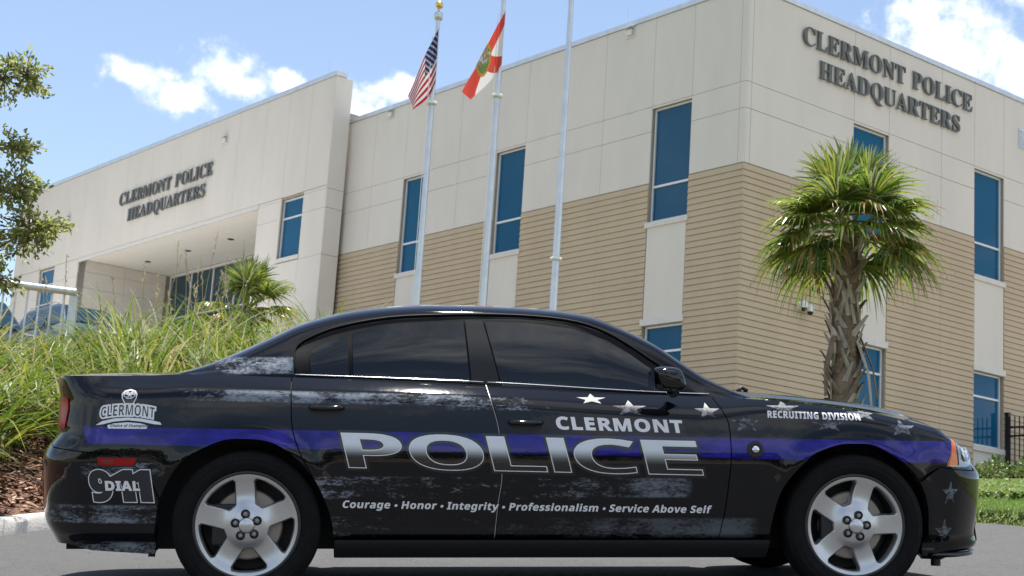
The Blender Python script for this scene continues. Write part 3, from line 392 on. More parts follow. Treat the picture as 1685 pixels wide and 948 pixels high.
# ------------------------------------------------------------------ buildings: local frame a = along the front wall to the left, b = outward, z up
C0 = (5.372, 36.0, 0); ROTB = R_(128.768)
cream_fn = lambda lo, hi: (lambda t, p, obj: t.l.new(t.mix(t.m('ADD', t.m('MULTIPLY', t.ramp(t.noise(t.mapping(obj, (1, 1, .35)), .8, 5, .6), .3, .7), .6), t.m('MULTIPLY', t.noise(obj, 30, 3), .4)), t.mix(t.m('MULTIPLY', t.ramp(t.noise(t.mapping(obj, (2.2, 2.2, .12)), 2.4, 4, .65), .55, .8), .35), lo, tuple(c*.80 for c in lo[:3])+(1,)), hi), p.inputs['Base Color']))
cream = mat('cream_stucco', rough=.85, spec=.3, fn=cream_fn((.655, .618, .562, 1), (.73, .69, .63, 1)), bump=.15, bscale=90)
joint = mat('joint', (.33, .30, .26), .9, vary=.1)
tan = mat('tan_siding', rough=.8, spec=.3, fn=cream_fn((.48, .385, .265, 1), (.56, .455, .32, 1)), bump=.1, bscale=120)
trimm = mat('pale_trim', (.66, .64, .60), .7, vary=.06)
metal_cap = mat('coping_metal', (.62, .65, .68), .35, .6, vary=.08)
alum = mat('window_aluminium', (.70, .71, .72), .4, .3)
def glass_fn(t, p, obj):
    n = t.noise(obj, .5, 3); oi = t.new('ShaderNodeObjectInfo'); hs = t.new('ShaderNodeHueSaturation'); t.l.new(t.m('ADD', .78, t.m('MULTIPLY', oi.outputs['Random'], .4)), hs.inputs['Value']); t.l.new(t.mix(n, (.003, .075, .165, 1), (.006, .105, .215, 1)), hs.inputs['Color']); t.l.new(hs.outputs[0], p.inputs['Base Color'])
bglass = mat('blue_glass', rough=.02, spec=.2, fn=glass_fn, coat=.0)
dglass = mat('dark_green_glass', (.008, .045, .07), .04, spec=.4)
letm = mat('bronze_letters', (.13, .135, .13), .55, .3, vary=.2, vscale=8)
whitem = mat('white_paint', (.78, .78, .76), .4)
darkm = mat('dark_recess', (.03, .03, .03), .7)

def panels(mb, acols, zrows, b, skip=(), g=.009, th=.04, mi=0):
    for i in range(len(acols)-1):
        for j in range(len(zrows)-1):
            if (i, j) in skip: continue
            mb.box(acols[i]+g/2, acols[i+1]-g/2, b-th, b, zrows[j]+g/2, zrows[j+1]-g/2, mi)
def window(parent, a0, a1, z0, z1, zm, bface, axis='L', blind=None, frame=.055):
    """window at recess: frame part with pane sub-part; axis L: wall faces +b; axis R: wall faces -a (a,b swap)"""
    f = MB(); pn = MB(); d = -.13
    T = (lambda a, b, z: (a, b, z)) if axis == 'L' else (lambda a, b, z: (-b, -a, z))
    def bx(m, a0, a1, b0, b1, z0, z1):
        vs = [(a0,b0,z0),(a1,b0,z0),(a1,b1,z0),(a0,b1,z0),(a0,b0,z1),(a1,b0,z1),(a1,b1,z1),(a0,b1,z1)]
        m.add([T(*v) for v in vs], [(0,3,2,1),(4,5,6,7),(0,1,5,4),(1,2,6,5),(2,3,7,6),(3,0,4,7)])
    B0 = bface+d
    for (p, q) in ((a0, a0+frame), (a1-frame, a1)): bx(f, p, q, B0-.05, B0+.04, z0, z1)
    for (p, q) in ((z0, z0+frame), (z1-frame, z1), (zm-frame*.55, zm+frame*.55)): bx(f, a0+frame, a1-frame, B0-.05, B0+.038, p, q)
    bx(pn, a0+frame, a1-frame, B0-.03, B0-.005, z0+frame, zm-frame*.55)
    bx(pn, a0+frame, a1-frame, B0-.03, B0-.005, zm+frame*.55, z1-frame)
    fo = f.build('window', alum, parent, bevel=.006); pn.build('pane', bglass, fo)
    return fo
def siding(mb, a0, a1, z0, z1, bface, axis='L', step=.158):
    z = z1; k = 0
    T = (lambda a, b, z: (a, b, z)) if axis == 'L' else (lambda a, b, z: (-b, -a, z))
    while z > z0+.01:
        zb = max(z0, z-step)
        sec = [(-.03, zb+.012), (.018, zb+.012), (.022, zb+.019), (.002, z+.002), (-.03, z+.002)]
        vs = [T(a, bface+b, zz) for a in (a0, a1) for b, zz in sec]
        fs = [(i, (i+1) % 5, 5+(i+1) % 5, 5+i) for i in range(5)] + [(4,3,2,1,0), (5,6,7,8,9)]
        if axis == 'L': fs = [f[::-1] for f in fs]
        mb.add(vs, fs); z -= step

bld = thing('police_station', 'cream two storey block with tan lap siding at the corner, behind the palm', 'building', C0, ROTB)
ZB, ZS, J2, J1, ZC, ZT = 2.2, 10.57, 11.98, 12.69, 15.10, 15.25
wins = [(1.83, 3.25), (8.38, 9.70), (13.0, 14.36)]
# front (left-hand) wall
acol = [.20, 1.83, 3.25, 5.13, 8.38, 9.70, 11.52, 13.0, 14.36, 16.15, 18.6]
wc = [1, 4, 7]
pm = MB()
panels(pm, acol, [ZS+.03, J2, J1-.03, ZC], 0, skip=[(i, j) for i in wc for j in (0, 1)])
panels(pm, [-.0, .20], [ZS+.03, J2, J1-.03, ZC], 0)                       # corner pilaster
# right-hand wall panels (face -a); reuse the box with swapped axes
rcol = [.20, 4.13, 5.60, 7.92, 9.47, 10.90, 12.6, 15.2, 17.8, 20.4]; rw = [1, 4]
def rbox(mb, s0, s1, d0, d1, z0, z1, mi=0): mb.box(-d1, -d0, -s1, -s0, z0, z1, mi)   # s along wall, d outward
for i in range(len(rcol)-1):
    for j, (z0, z1) in enumerate(((ZS+.03, J2), (J2, J1-.03), (J1-.03, ZC))):
        if i in rw and j < 2: continue
        rbox(pm, rcol[i]+.006, rcol[i+1]-.006, -.04, 0, z0+.006, z1-.006)
for z0, z1 in ((ZS+.03, J2), (J2, J1-.03), (J1-.03, ZC)): rbox(pm, .042, .194, -.04, 0, z0+.006, z1-.006)
pm.build('wall_panel', cream, bld, bevel=.004)
# backing walls (joints show through)
bk = MB()
def col_back(a0, a1, zz, axis):
    for z0, z1 in zz:
        if axis == 'L': bk.box(a0, a1, -.34, -.028, z0, z1)
        else: rbox(bk, a0, a1, -.34, -.028, z0, z1)
full = [(ZB, ZC)]; holes = [(ZB, 4.80), (6.85, 9.54), (12.60, ZC)]
for i in range(len(acol)-1): col_back(acol[i] if i else .345, acol[i+1], holes if i in wc else full, 'L')
for i in range(len(rcol)-1): col_back(rcol[i] if i else .03, rcol[i+1], holes if i in rw else full, 'R')
bk.box(0.03, 18.6, -20.4, -20.1, ZB, ZC); bk.box(18.3, 18.6, -20.0, -.35, ZB, ZC)
bk.box(.36, 18.2, -20.0, -.36, 14.55, 14.75)
bk.build('wall', joint, bld)
# siding
for i in range(len(acol)-1):
    if i in wc: continue
    sm = MB(); siding(sm, (acol[i] if i else -.015)+.004, acol[i+1]-.004, ZB, ZS, 0, 'L'); sm.build('siding', tan, bld)
for i in range(len(rcol)-1):
    if i in rw: continue
    sm = MB(); siding(sm, (rcol[i] if i else .012)+.004, rcol[i+1]-.004, ZB, ZS, 0, 'R'); sm.build('siding', tan, bld)
class Split:
    def __init__(s, name, mt, bev=0): s.name, s.mt, s.bev = name, mt, bev
    def box(s, *a):
        m = MB(); m.box(*a); m.build(s.name, s.mt, bld, bevel=s.bev)
sp = Split('spandrel', cream); sill = Split('sill', trimm, .008)
for i in wc:
    a0, a1 = acol[i], acol[i+1]
    sp.box(a0+.02, a1-.02, -.04, .004, 7.03, 9.40); sp.box(a0+.02, a1-.02, -.04, -.002, ZB, 4.66)
    sp.box(a0+.0, a1-.0, -.04, -.004, 12.60, J1-.035)
    sill.box(a0-.05, a1+.05, -.05, .05, 9.40, 9.545); sill.box(a0-.05, a1+.05, -.05, .05, 6.86, 7.03); sill.box(a0-.03, a1+.03, -.05, .05, 4.66, 4.81)
    window(bld, a0+.02, a1-.02, 9.55, 12.60, 10.50, 0); window(bld, a0+.02, a1-.02, 4.81, 6.855, 6.18, 0)
for i in rw:
    a0, a1 = rcol[i], rcol[i+1]
    rbox(sp, a0+.02, a1-.02, -.04, .004, 7.03, 9.40); rbox(sp, a0+.02, a1-.02, -.04, -.002, ZB, 4.66)
    rbox(sp, a0, a1, -.04, -.004, 12.60, J1-.035)
    rbox(sill, a0-.05, a1+.05, -.05, .05, 9.40, 9.545); rbox(sill, a0-.05, a1+.05, -.05, .05, 6.86, 7.03); rbox(sill, a0-.03, a1+.03, -.05, .05, 4.66, 4.81)
    window(bld, a0+.02, a1-.02, 9.55, 12.60, 10.50, 0, 'R'); window(bld, a0+.02, a1-.02, 4.81, 6.855, 6.18, 0, 'R')
cp = MB(); cp.box(-.035, 18.62, -.38, .035, ZC+.002, ZT); rbox(cp, .385, 20.45, -.38, .035, ZC+.002, ZT)
cp.build('coping', metal_cap, bld, bevel=.01)
def rod(parent, a, b, z):
    lr = MB(); lr.tube([(a, b, z-.02), (a, b, z+.55)], .007, 5); lr.build('lightning_rod', metal_cap, parent)
for a, b in ((4.6, -.2), (9.2, -.2), (13.4, -.2), (.2, -5.6), (.2, -9.9)): rod(bld, a, b, ZT)
lv = MB(); rbox(lv, 11.62, 12.35, -.03, .02, 13.7, 14.3)
for k in range(7): rbox(lv, 11.65, 12.32, .02, .045, 13.74+k*.078, 13.765+k*.078)
lv.build('vent_grille', metal_cap, bld)
def wall_letters(parent, lines, axis, bface, th=.045, stand=.035):
    for s_, x0, z0, wd, cp_ in lines:
        mb = MB()
        for it in text_polys(s_, 'S', x0, z0, wd, cp_, capu=.455, gap=.27, track=.012):
            if axis == 'L': # a increases to the left when seen from outside
                f = lambda a, b, o: (Vector((-a, bface+stand+o, b)), Vector((0, 1, 0)))
            else: f = lambda a, b, o: (Vector((-(stand+o), -a, b)), Vector((-1, 0, 0)))
            patch(it, f, th, .5, rim=th, mb=mb, normal=False); mb.hasn = False
            for P in it[:1]:
                for q in (P[0], P[len(P)//2]):
                    pass
        mb.build('lettering', letm, parent)
wall_letters(bld, [('CLERMONT POLICE', 2.00, 14.16, 7.25, .485), ('HEADQUARTERS', 2.65, 13.41, 6.02, .47)], 'R', 0)

# entrance wing
wing = thing('entrance_wing', 'cream flat fronted entrance wing with a deep porch, left of the flagpoles', 'building', C0, ROTB)
wb = .8; A0, A1 = 17.62, 44.0; PZ, WC_, WT = 12.80, 16.55, 16.72; P0, P1 = 21.95, 36.9; BT = .45
wp = MB(); wz = [PZ, WC_]
panels(wp, [A0, 19.0, 20.42, P0, 23.9, 26.1, 28.36, 30.76, 33.0, 35.0, P1, 38.6, 41.6, A1], wz, wb, th=.05)
panels(wp, [A0, 19.0], [ZB, 8.3, 10.47, 12.04, 12.69, PZ-.012], wb, th=.05); panels(wp, [20.42, P0], [ZB, 8.3, 10.47, 12.04, 12.69, PZ-.012], wb, th=.05)
panels(wp, [19.0, 20.42], [ZB, 8.3, 10.47], wb, th=.05)
panels(wp, [P1, 39.35], [ZB, 8.3, 10.6, 12.04, PZ-.012], wb, th=.05); panels(wp, [41.0, A1], [ZB, 8.3, 10.6, 12.04, PZ-.012], wb, th=.05); panels(wp, [39.35, 41.0], [ZB, 8.3, 10.6], wb, th=.05)
# end return of the fin, porch side walls
for z0, z1 in ((ZB, 8.3), (8.3, 10.47), (10.47, 12.04), (12.04, 12.69), (12.69, WC_)): wp.box(A0-.05, A0-.0, BT-.3, wb-.0, z0+.006, z1-.006)
for z0, z1 in ((8.3, 10.6), (10.6, 11.6), (11.6, 12.3), (12.3, PZ-.02)):
    wp.box(P1, P1+.05, -1.38, wb-.06, z0+.006, z1-.006); wp.box(P1, P1+.05, -3.3, -1.39, z0+.006, z1-.006)
wp.build('wall_panel', cream, wing, bevel=.004)
wk = MB()
for a0, a1, z0, z1 in ((A0+.0, 19.0, ZB, WC_), (19.0, 20.42, ZB, 10.60), (19.0, 20.42, 12.72, WC_), (20.42, P0, ZB, WC_), (P0, P1, PZ, WC_), (P1, 39.35, ZB, WC_), (39.35, 41.0, ZB, 10.60), (39.35, 41.0, 12.76, WC_), (41.0, A1, ZB, WC_)):
    wk.box(a0, a1, BT, wb-.04, z0, z1)
wk.box(18.7, P0-.06, BT-8, BT-.02, ZB, 15.8); wk.box(P1+.06, A1, BT-10, BT-.02, ZB, 15.8); wk.box(P0-.05, P1+.05, -9, -3.5, ZB, 15.8)
wk.build('wall', joint, wing)
pr = MB(); pr.box(P0-.05, P0, -3.3, BT, 8.3, PZ-.02); pr.build('porch_wall', cream, wing)
so = MB(); so.box(P0-.04, P1+.04, -3.5, BT-.004, PZ-.012, PZ+.1)
so = so.build('soffit', mat('soffit', (.86, .83, .78), .8, vary=.04), wing)
for a, b in ((27.74, -1.34), (31.2, -1.33), (34.75, -1.33), (24.3, -1.33)):
    dl = MB(); dl.lathe([(0, 0), (.11, 0), (.13, .012), (.13, .03)], (a, b, PZ-.04), (0, 0, 1), 16); dl.build('downlight', darkm, so)
ps = MB(); ps.box(P0+.01, P1-.01, -3.4, wb-.06, ZB+2, 8.3); ps.box(P0-3, P1+4, wb+.1, wb+8, ZB+2, 7.35); ps.build('porch_floor_bounce_slab', mat('pale_concrete', (.66, .63, .58), .9, vary=.1), wing)  # porch floor, plus a pale slab added in front to bounce light onto the soffit
lt = MB(); lt.box(P0+.0, P1, wb-.06, wb+.02, PZ-.16, PZ-.012); lt.build('porch_header', trimm, wing)
gl = MB(); fr = MB(); gl.box(P0+.05, P1-.4, -3.42, -3.36, 8.32, 12.62)
fr.box(P0+.05, P1-.4, -3.40, -3.30, 12.62, 12.74)
k = P1-.4
while k > P0+.1: fr.box(k-.04, k+.04, -3.40, -3.31, 8.32, 12.615); k -= 1.93
fr.box(P0+.05, P1-.4, -3.40, -3.315, 10.75, 10.81)
fo = fr.build('storefront_frame', alum, wing); gl.build('pane', dglass, fo)
window(wing, 19.02, 20.40, 10.64, 12.70, 12.04, wb); window(wing, 39.37, 40.98, 10.64, 12.74, 12.04, wb)
for q0, q1 in ((18.97, 20.46), (39.3, 41.05)):
    ws = MB(); ws.box(q0, q1, wb-.06, wb+.04, 10.50, 10.635); ws.build('sill', trimm, wing, bevel=.008)
wcp = MB(); wcp.box(A0-.09, A1+.06, BT-.06, wb+.04, WC_+.002, WT); wcp.build('coping', metal_cap, wing, bevel=.01)
for a in (18.4, 24.0, 27.6, 31.0, 36.6): rod(wing, a, .6, WT)
wall_letters(wing, [('CLERMONT POLICE', -33.35, 14.50, 7.75, .51), ('HEADQUARTERS', -32.45, 13.74, 6.42, .50)], 'L', wb)

# things fixed to the walls
def on_wall(name, label, cat, a, b, z, group=None):
    c, s_ = math.cos(ROTB), math.sin(ROTB)
    return thing(name, label, cat, (C0[0]+a*c-b*s_, C0[1]+a*s_+b*c, z), ROTB, group)
def wall_light(a, b, z, label, s_=1):
    t = on_wall('wall_light', label, 'light', a, b, z, 'square floodlights under the parapet')
    h = MB(); h.box(-.17*s_, .17*s_, 0, .03, -.15*s_, .15*s_); h.box(-.15*s_, .15*s_, .03, .16, .10*s_, .14*s_); h.build('housing', metal_cap, t, bevel=.008)
    g = MB(); g.box(-.11*s_, .11*s_, .03, .10, -.10*s_, .07*s_); g.build('lens', mat('lens', (.75, .68, .55), .3), t, bevel=.02)
wall_light(4.22, 0, 14.93, 'small square floodlight under the roof edge left of the tallest window')
wall_light(15.35, 0, 14.93, 'small square floodlight beside the tip of the striped flag')
wall_light(24.9, wb, 15.70, 'small square floodlight above the entrance porch, right of its lettering')
wall_light(38.4, wb, 14.75, 'small round topped floodlight near the far end of the entrance wing', .9)
sc = on_wall('security_camera', 'white security camera with two heads on the tan siding left of the palm trunk', 'camera', 0, -2.1, 7.42)
m = MB(); m.box(-.05, 0, -.28, .02, -.10, .10); m.box(-.22, -.05, -.06, -.0, -.02, .05); m.build('bracket', whitem, sc, bevel=.012)
for k, yy in ((0, -.02), (1, -.26)):
    m = MB(); m.lathe([(.0, .12), (.06, .115), (.085, .09), (.09, 0), (.085, -.06)], (-.20, yy, -.02 - .06*k), (0, 0, 1), 20)
    hd = m.build('head', whitem, sc, smooth=True)
    m = MB(); m.lathe([(.08, -.06), (.07, -.10), (.045, -.135), (0, -.15)], (-.20, yy, -.02-.06*k), (0, 0, 1), 20); m.build('dome', mat('black_dome', (.01, .01, .012), .1), hd, smooth=True)

# ------------------------------------------------------------------ flagpoles and flags
polem = mat('brushed_pole', (.62, .64, .66), .38, .7, vary=.1, vscale=3)
gold = mat('gold', (.75, .55, .18), .25, 1)
def pole(x, y, top, label, collar, r=.062, ball=True, ropez=None):
    t = thing('flagpole', label, 'flagpole', (x, y, ground_z(x, y)), 0, 'flagpoles in front of the building')
    z0 = ground_z(x, y); h = top-z0
    m = MB(); m.tube([(0, 0, -.1), (0, 0, h*.35), (0, 0, h)], [r*1.15, r*1.05, r*.72], 20); m.build('pole', polem, t, smooth=True, angle=50)
    m = MB(); m.lathe([(r*1.2, -.1), (r*3, 0), (r*2.6, .05), (r*1.4, .14), (r*1.12, .16)], (0, 0, 0), (0, 0, 1), 24); m.build('base_collar', polem, t, smooth=True)
    for c in collar:
        m = MB(); m.lathe([(r*1.25, -.035), (r*1.75, -.03), (r*1.75, .03), (r*1.25, .035)], (0, 0, c-z0), (0, 0, 1), 20); m.build('halyard_ring', whitem, t, smooth=True)
    if ropez:
        m = MB(); m.tube([(-.09, -.05, ropez-z0), (-.085, -.05, (ropez-z0)*.5), (-.085, -.05, 1.0)], .008, 5)
        m.build('halyard', whitem, t)
    if ball:
        m = MB(); m.lathe([(.05, -.02), (.09, 0), (.095, .13), (.06, .16), (.02, .17), (.02, .24)], (0, 0, h), (0, 0, 1), 20); tr = m.build('truck', polem, t, smooth=True)
        m = MB(); m.lathe([(.085*math.sin(a), .32-.085*math.cos(a)) for a in np.linspace(0, math.pi, 12)], (0, 0, h), (0, 0, 1), 20); m.build('finial', gold, tr, smooth=True)
    return t
pole(-1.92, 31.0, 11.80, 'shorter metal flagpole with a gold ball, flying the striped flag', [9.95], ropez=11.4)
pole(-.57, 31.0, 13.4, 'metal flagpole flying the white flag with a red cross, middle of the three', [10.2], ropez=12.0)
pole(.86, 31.0, 14.6, 'bare tall metal flagpole, nearest the corner of the building', [6.8], r=.068)
def flag_mesh(name, mt, parent, corner_uv, ripples, depth, n=(40, 26), tex=lambda u, v: (u, v)):
    m = MB(); (h0, h1, f0, f1) = [Vector(v) for v in corner_uv]     # hoist bottom, hoist top, fly bottom, fly top
    uvs = []
    def fn(u, v):
        a = h0.lerp(h1, v); b = f0.lerp(f1, v); p = a.lerp(b, u)
        ph = ripples*math.pi*2*u + v*2.2
        amp = depth*min(1, u*3)*(.7+.3*math.sin(3*v+1))
        sag = Vector((0, 0, -.10*math.sin(math.pi*u)*(1-v)))
        return p + Vector((.35*amp*math.cos(ph), amp*math.sin(ph), 0)) + sag
    m.grid(fn, *n)
    o = m.build(name, mt, parent, smooth=True)
    me = o.data; uv = me.uv_layers.new(name='UVMap'); nv = n[1]+1
    for lp in me.loops: 
        i = lp.vertex_index; uv.data[lp.index].uv = tex((i//nv)/n[0], (i % nv)/n[1])
    return o
def us_fn(t, p, obj):
    uv = t.new('ShaderNodeUVMap'); u, v, _ = t.sep(uv.outputs[0])
    st = t.m('GREATER_THAN', t.m('FRACT', t.m('MULTIPLY', v, 6.5)), .5)
    col = t.mix(st, (.46, .018, .03, 1), (.80, .80, .80, 1))
    can = t.m('MULTIPLY', t.m('LESS_THAN', u, .40), t.m('GREATER_THAN', v, 6/13))
    cu = t.m('MULTIPLY', t.m('DIVIDE', u, .40), 11); cv = t.m('MULTIPLY', t.m('DIVIDE', t.m('SUBTRACT', v, 6/13), 7/13), 9)
    # staggered star rows
    d = None
    for su, sv in ((0, 0), (1, 1)):
        fu = t.m('SUBTRACT', t.m('FRACT', t.m('DIVIDE', t.m('ADD', cu, su), 2)), .5); fv = t.m('SUBTRACT', t.m('FRACT', t.m('DIVIDE', t.m('ADD', cv, sv), 2)), .5)
        q = t.m('SQRT', t.m('ADD', t.m('MULTIPLY', fu, fu), t.m('MULTIPLY', t.m('MULTIPLY', fv, fv), .9))); d = q if d is None else t.m('MINIMUM', d, q)
    star = t.m('LESS_THAN', d, .15)
    cc = t.mix(star, (.014, .022, .10, 1), (.82, .82, .84, 1))
    t.l.new(t.mix(can, col, cc), p.inputs['Base Color'])
def fl_fn(t, p, obj):
    uv = t.new('ShaderNodeUVMap'); u, v, _ = t.sep(uv.outputs[0])
    x = t.m('MULTIPLY', t.m('SUBTRACT', u, .5), 1.5); y = t.m('SUBTRACT', v, .5)
    d1 = t.m('ABSOLUTE', t.m('SUBTRACT', y, t.m('DIVIDE', x, 1.5))); d2 = t.m('ABSOLUTE', t.m('ADD', y, t.m('DIVIDE', x, 1.5)))
    cross = t.m('LESS_THAN', t.m('MINIMUM', d1, d2), .17)
    col = t.mix(cross, (.80, .79, .77, 1), (.66, .075, .05, 1))
    r = t.m('SQRT', t.m('ADD', t.m('MULTIPLY', x, x), t.m('MULTIPLY', y, y)))
    n = t.noise(t.comb(x, y, 0), 14, 4, .7); n2 = t.noise(t.comb(x, y, 3), 9, 3, .6)
    ins = t.mix(t.ramp(n, .35, .65), (.40, .30, .14, 1), (.13, .13, .07, 1)); ins = t.mix(t.ramp(n2, .52, .62), ins, (.45, .55, .62, 1))
    ins = t.mix(t.ramp(y, -.02, -.12), ins, (.12, .20, .06, 1))
    ring = t.mix(t.ramp(t.noise(t.comb(x, y, 7), 40, 2), .45, .6), (.50, .27, .05, 1), (.36, .17, .03, 1))
    seal = t.mix(t.m('GREATER_THAN', r, .245), ins, ring)
    t.l.new(t.mix(t.m('LESS_THAN', r, .30), col, seal), p.inputs['Base Color'])
usm = mat('stars_and_stripes', rough=.7, fn=us_fn, trans=.45); flm = mat('saltire_cloth', rough=.7, fn=fl_fn, trans=.45)
f1 = flag_mesh('flag', usm, None, [(.05, -.09, -.04), (.03, -.09, 1.16), (-.36, -.16, -.72), (-.52, -.06, -.36)], .75, .10)
f1.location = (-1.92, 31.0, 10.42); tag(f1, 'limp red and white striped flag with stars on dark blue, hanging from its pole', 'flag', 'flags on the poles')
f2 = flag_mesh('flag', flm, None, [(.05, -.10, .02), (.06, -.10, 1.20), (-.56, -.06, -.80), (-.74, -.14, -.64)], .9, .06, tex=lambda u, v: (u, v*(1-u+.13+.07*math.sin(math.pi*u))))
f2.location = (-.57, 31.0, 10.85); tag(f2, 'white flag with a red diagonal cross and round gold seal, drooping from the middle pole', 'flag', 'flags on the poles')

# ------------------------------------------------------------------ railing, fence
def zg(x, y): return ground_z(x, y)
galv = mat('galvanised_rail', (.60, .62, .63), .45, .6, vary=.12, vscale=10)
rl = thing('handrail', 'galvanised handrail with upright balusters at the top of the grassy bank', 'railing', (-7.0, 22.0, 2.6))
m = MB(); m.tube([(-3.2, .1, 1.66), (-.75, .0, 1.375), (.76, -.05, 1.27)], .052, 14); m.build('top_rail', galv, rl, smooth=True, angle=50)
for xx in (-2.2, -.55, .72):
    zz = 1.27+.107*(.76-xx); m = MB(); m.box(xx-.06, xx+.06, -.045, .045, -.6, zz-.03); m.build('post', galv, rl, bevel=.01)
m = MB()
for k in range(22):
    xx = -3.1+k*.175
    m.tube([(xx, 0, -.3), (xx, 0, 1.25+.107*(.76-xx))], .016, 6)
m.build('baluster', galv, rl)
blackm = mat('black_fence', (.012, .012, .013), .4, vary=.3)
c, s_ = math.cos(ROTB), math.sin(ROTB)
fe = on_wall('picket_fence', 'black metal picket fence standing out from the wall at the right end', 'fence', 0, -10.98, 4.2)
m = MB(); L = 7.0
k = .16
while k < L: m.box(-k-.014, -k+.014, -.012, .012, -.2, 1.55); k += .148
m.build('picket', blackm, fe)
m = MB(); m.box(-L, -.08, -.018, .018, 1.22, 1.27); m.box(-L, -.08, -.018, .018, .98, 1.03); m.box(-L, -.08, -.018, .018, .0, .05); m.build('rail', blackm, fe)
for k in (.09, 1.62, 3.6, 5.6):
    m = MB(); m.box(-k-.055, -k+.055, -.05, .05, -1.2, 1.62 if k < .1 else 1.45); m.box(-k-.065, -k+.065, -.06, .06, 1.62 if k < .1 else 1.45, 1.66 if k < .1 else 1.49); m.build('post', blackm, fe)

# ------------------------------------------------------------------ vegetation
def leaf_mat(name, lo, hi, rough=.5, trans=.35, sc=6, spec=.4):
    def fn(t, p, obj):
        t.l.new(t.mix(t.ramp(t.noise(obj, sc, 3, .7), .3, .7), tuple(lo)+(1,), tuple(hi)+(1,)), p.inputs['Base Color'])
    return mat(name, rough=rough, fn=fn, trans=trans, spec=spec)
g1 = leaf_mat('grass_green', (.055, .115, .012), (.17, .25, .028), .35, .42, 3)
g2 = leaf_mat('grass_lime', (.20, .24, .03), (.35, .35, .06), .4, .4, 3)
g3 = leaf_mat('grass_straw', (.30, .25, .10), (.45, .38, .18), .6, .4, 3)
g4 = leaf_mat('grass_pale', (.24, .29, .15), (.42, .44, .28), .3, .35, 3)
seedm = leaf_mat('seed_head', (.42, .33, .20), (.60, .50, .34), .8, .3, 20)
def blades(mb, roots, L, width, lean, droop, segs, mi, az=None, side=None):
    for (x, y, z) in roots:
        l = L*random.uniform(.55, 1.15); a = random.uniform(0, 2*math.pi) if az is None else az+random.gauss(0, .6)
        le = lean*random.uniform(.25, 1.3); dr = droop*random.uniform(.3, 1.3); wd = width*random.uniform(.6, 1.2)
        ca_, sa = math.cos(a), math.sin(a); vs = []; tw = random.uniform(-.8, .8)
        for k in range(segs+1):
            s_ = k/segs; r = l*(le*s_ + dr*.55*s_*s_); h = l*(s_*(1-.25*le) - dr*.62*s_**2.3)
            w_ = wd*(1-s_**1.6)*.5+.0008; t_ = a+math.pi/2+tw*s_
            cx, cy = x+ca_*r, y+sa*r
            vs += [(cx+math.cos(t_)*w_, cy+math.sin(t_)*w_, z+h), (cx-math.cos(t_)*w_, cy-math.sin(t_)*w_, z+h)]
        m = mi() if callable(mi) else mi
        mb.add(vs, [(2*k, 2*k+1, 2*k+3, 2*k+2) for k in range(segs)], m)
pick = lambda: random.choices((0, 1, 2, 3), (.48, .20, .13, .19))[0]
gm_ = MB(); random.seed(11)
for yy in np.arange(12.6, 21.5, .74):
    for xx in np.arange(-9.0, 1.6, .74):
        x = xx+random.uniform(-.26, .26); y = yy+random.uniform(-.26, .26)
        if in_road(x, y): continue
        d = kdist(x, y)
        if d < 1.25+random.uniform(-.15, .25) or d > 8.4: continue
        u = x/y
        if u < -.40 or u > .06: continue
        z = ground_z(x, y); n = 125 if d < 4 else 92
        hgt = random.uniform(1.1, 1.7)*(1 if d > 2.2 else .8)*(1.12 if -.24 < u < -.1 else 1)*(.80 if u < -.27 and d > 2.8 else 1)
        blades(gm_, [(x+random.gauss(0, .13), y+random.gauss(0, .13), z) for _ in range(n)], hgt*.92, random.uniform(.024, .042), .52, 1.1, 7, pick)
tag(gm_.build('tall_grass', [g1, g2, g3, g4]), kind='stuff')
sd = MB()
for k in range(24):
    px = random.uniform(-.30, -.165); y = random.uniform(15.5, 20.5); x = px*y
    if in_road(x, y) or kdist(x, y) < 1.6: continue
    z = ground_z(x, y); h = random.uniform(1.35, 2.05)*(1 if px > -.27 else .8); a = random.uniform(0, 6.28); le = random.uniform(.08, .4)
    p = [(x+math.cos(a)*le*t_**2*h*.5, y+math.sin(a)*le*t_**2*h*.5, z+h*(t_-.10*le*t_*t_)) for t_ in np.linspace(0, 1, 7)]
    sd.tube(p, [.004, .004, .004, .004, .0035, .003, .002], 4, 0)
    top = Vector(p[-1]); dr = (top-Vector(p[-2])).normalized()
    for q in range(16):
        b = top - dr*(q*.022); sd.add([b, b+Vector((random.gauss(0, .014), random.gauss(0, .014), random.uniform(.0, .05)-.02)), b+dr*.05+Vector((random.gauss(0, .01), random.gauss(0, .01), 0))], [(0, 1, 2)], 0)
tag(sd.build('grass_seed_heads', [seedm]), kind='stuff')
# mulch chips on the bank
mch = MB(); chipm = [mat('chip_dark', (.07, .035, .022), .9, vary=.3), mat('chip_red', (.20, .10, .06), .9, vary=.3), mat('chip_pale', (.36, .25, .18), .9, vary=.3)]
for k in range(5200):
    x = random.uniform(-6.2, -2.6); y = random.uniform(11.6, 16)
    if in_road(x, y): continue
    d = kdist(x, y)
    if d < .17 or d > 2.6 or x/y < -.41: continue
    z = ground_z(x, y)+.012; a = random.uniform(0, 6.28); l = random.uniform(.02, .06); w_ = random.uniform(.008, .018); b = random.gauss(0, .35)
    dx_, dy_ = math.cos(a)*l, math.sin(a)*l; ex, ey = -math.sin(a)*w_, math.cos(a)*w_; dz_ = math.sin(b)*l
    mch.add([(x-dx_-ex, y-dy_-ey, z-dz_), (x+dx_-ex, y+dy_-ey, z+dz_), (x+dx_+ex, y+dy_+ey, z+dz_+.006), (x-dx_+ex, y-dy_+ey, z-dz_+.006)], [(0, 1, 2, 3)], random.choice((0, 1, 1, 2)))
tag(mch.build('mulch', chipm), kind='stuff')
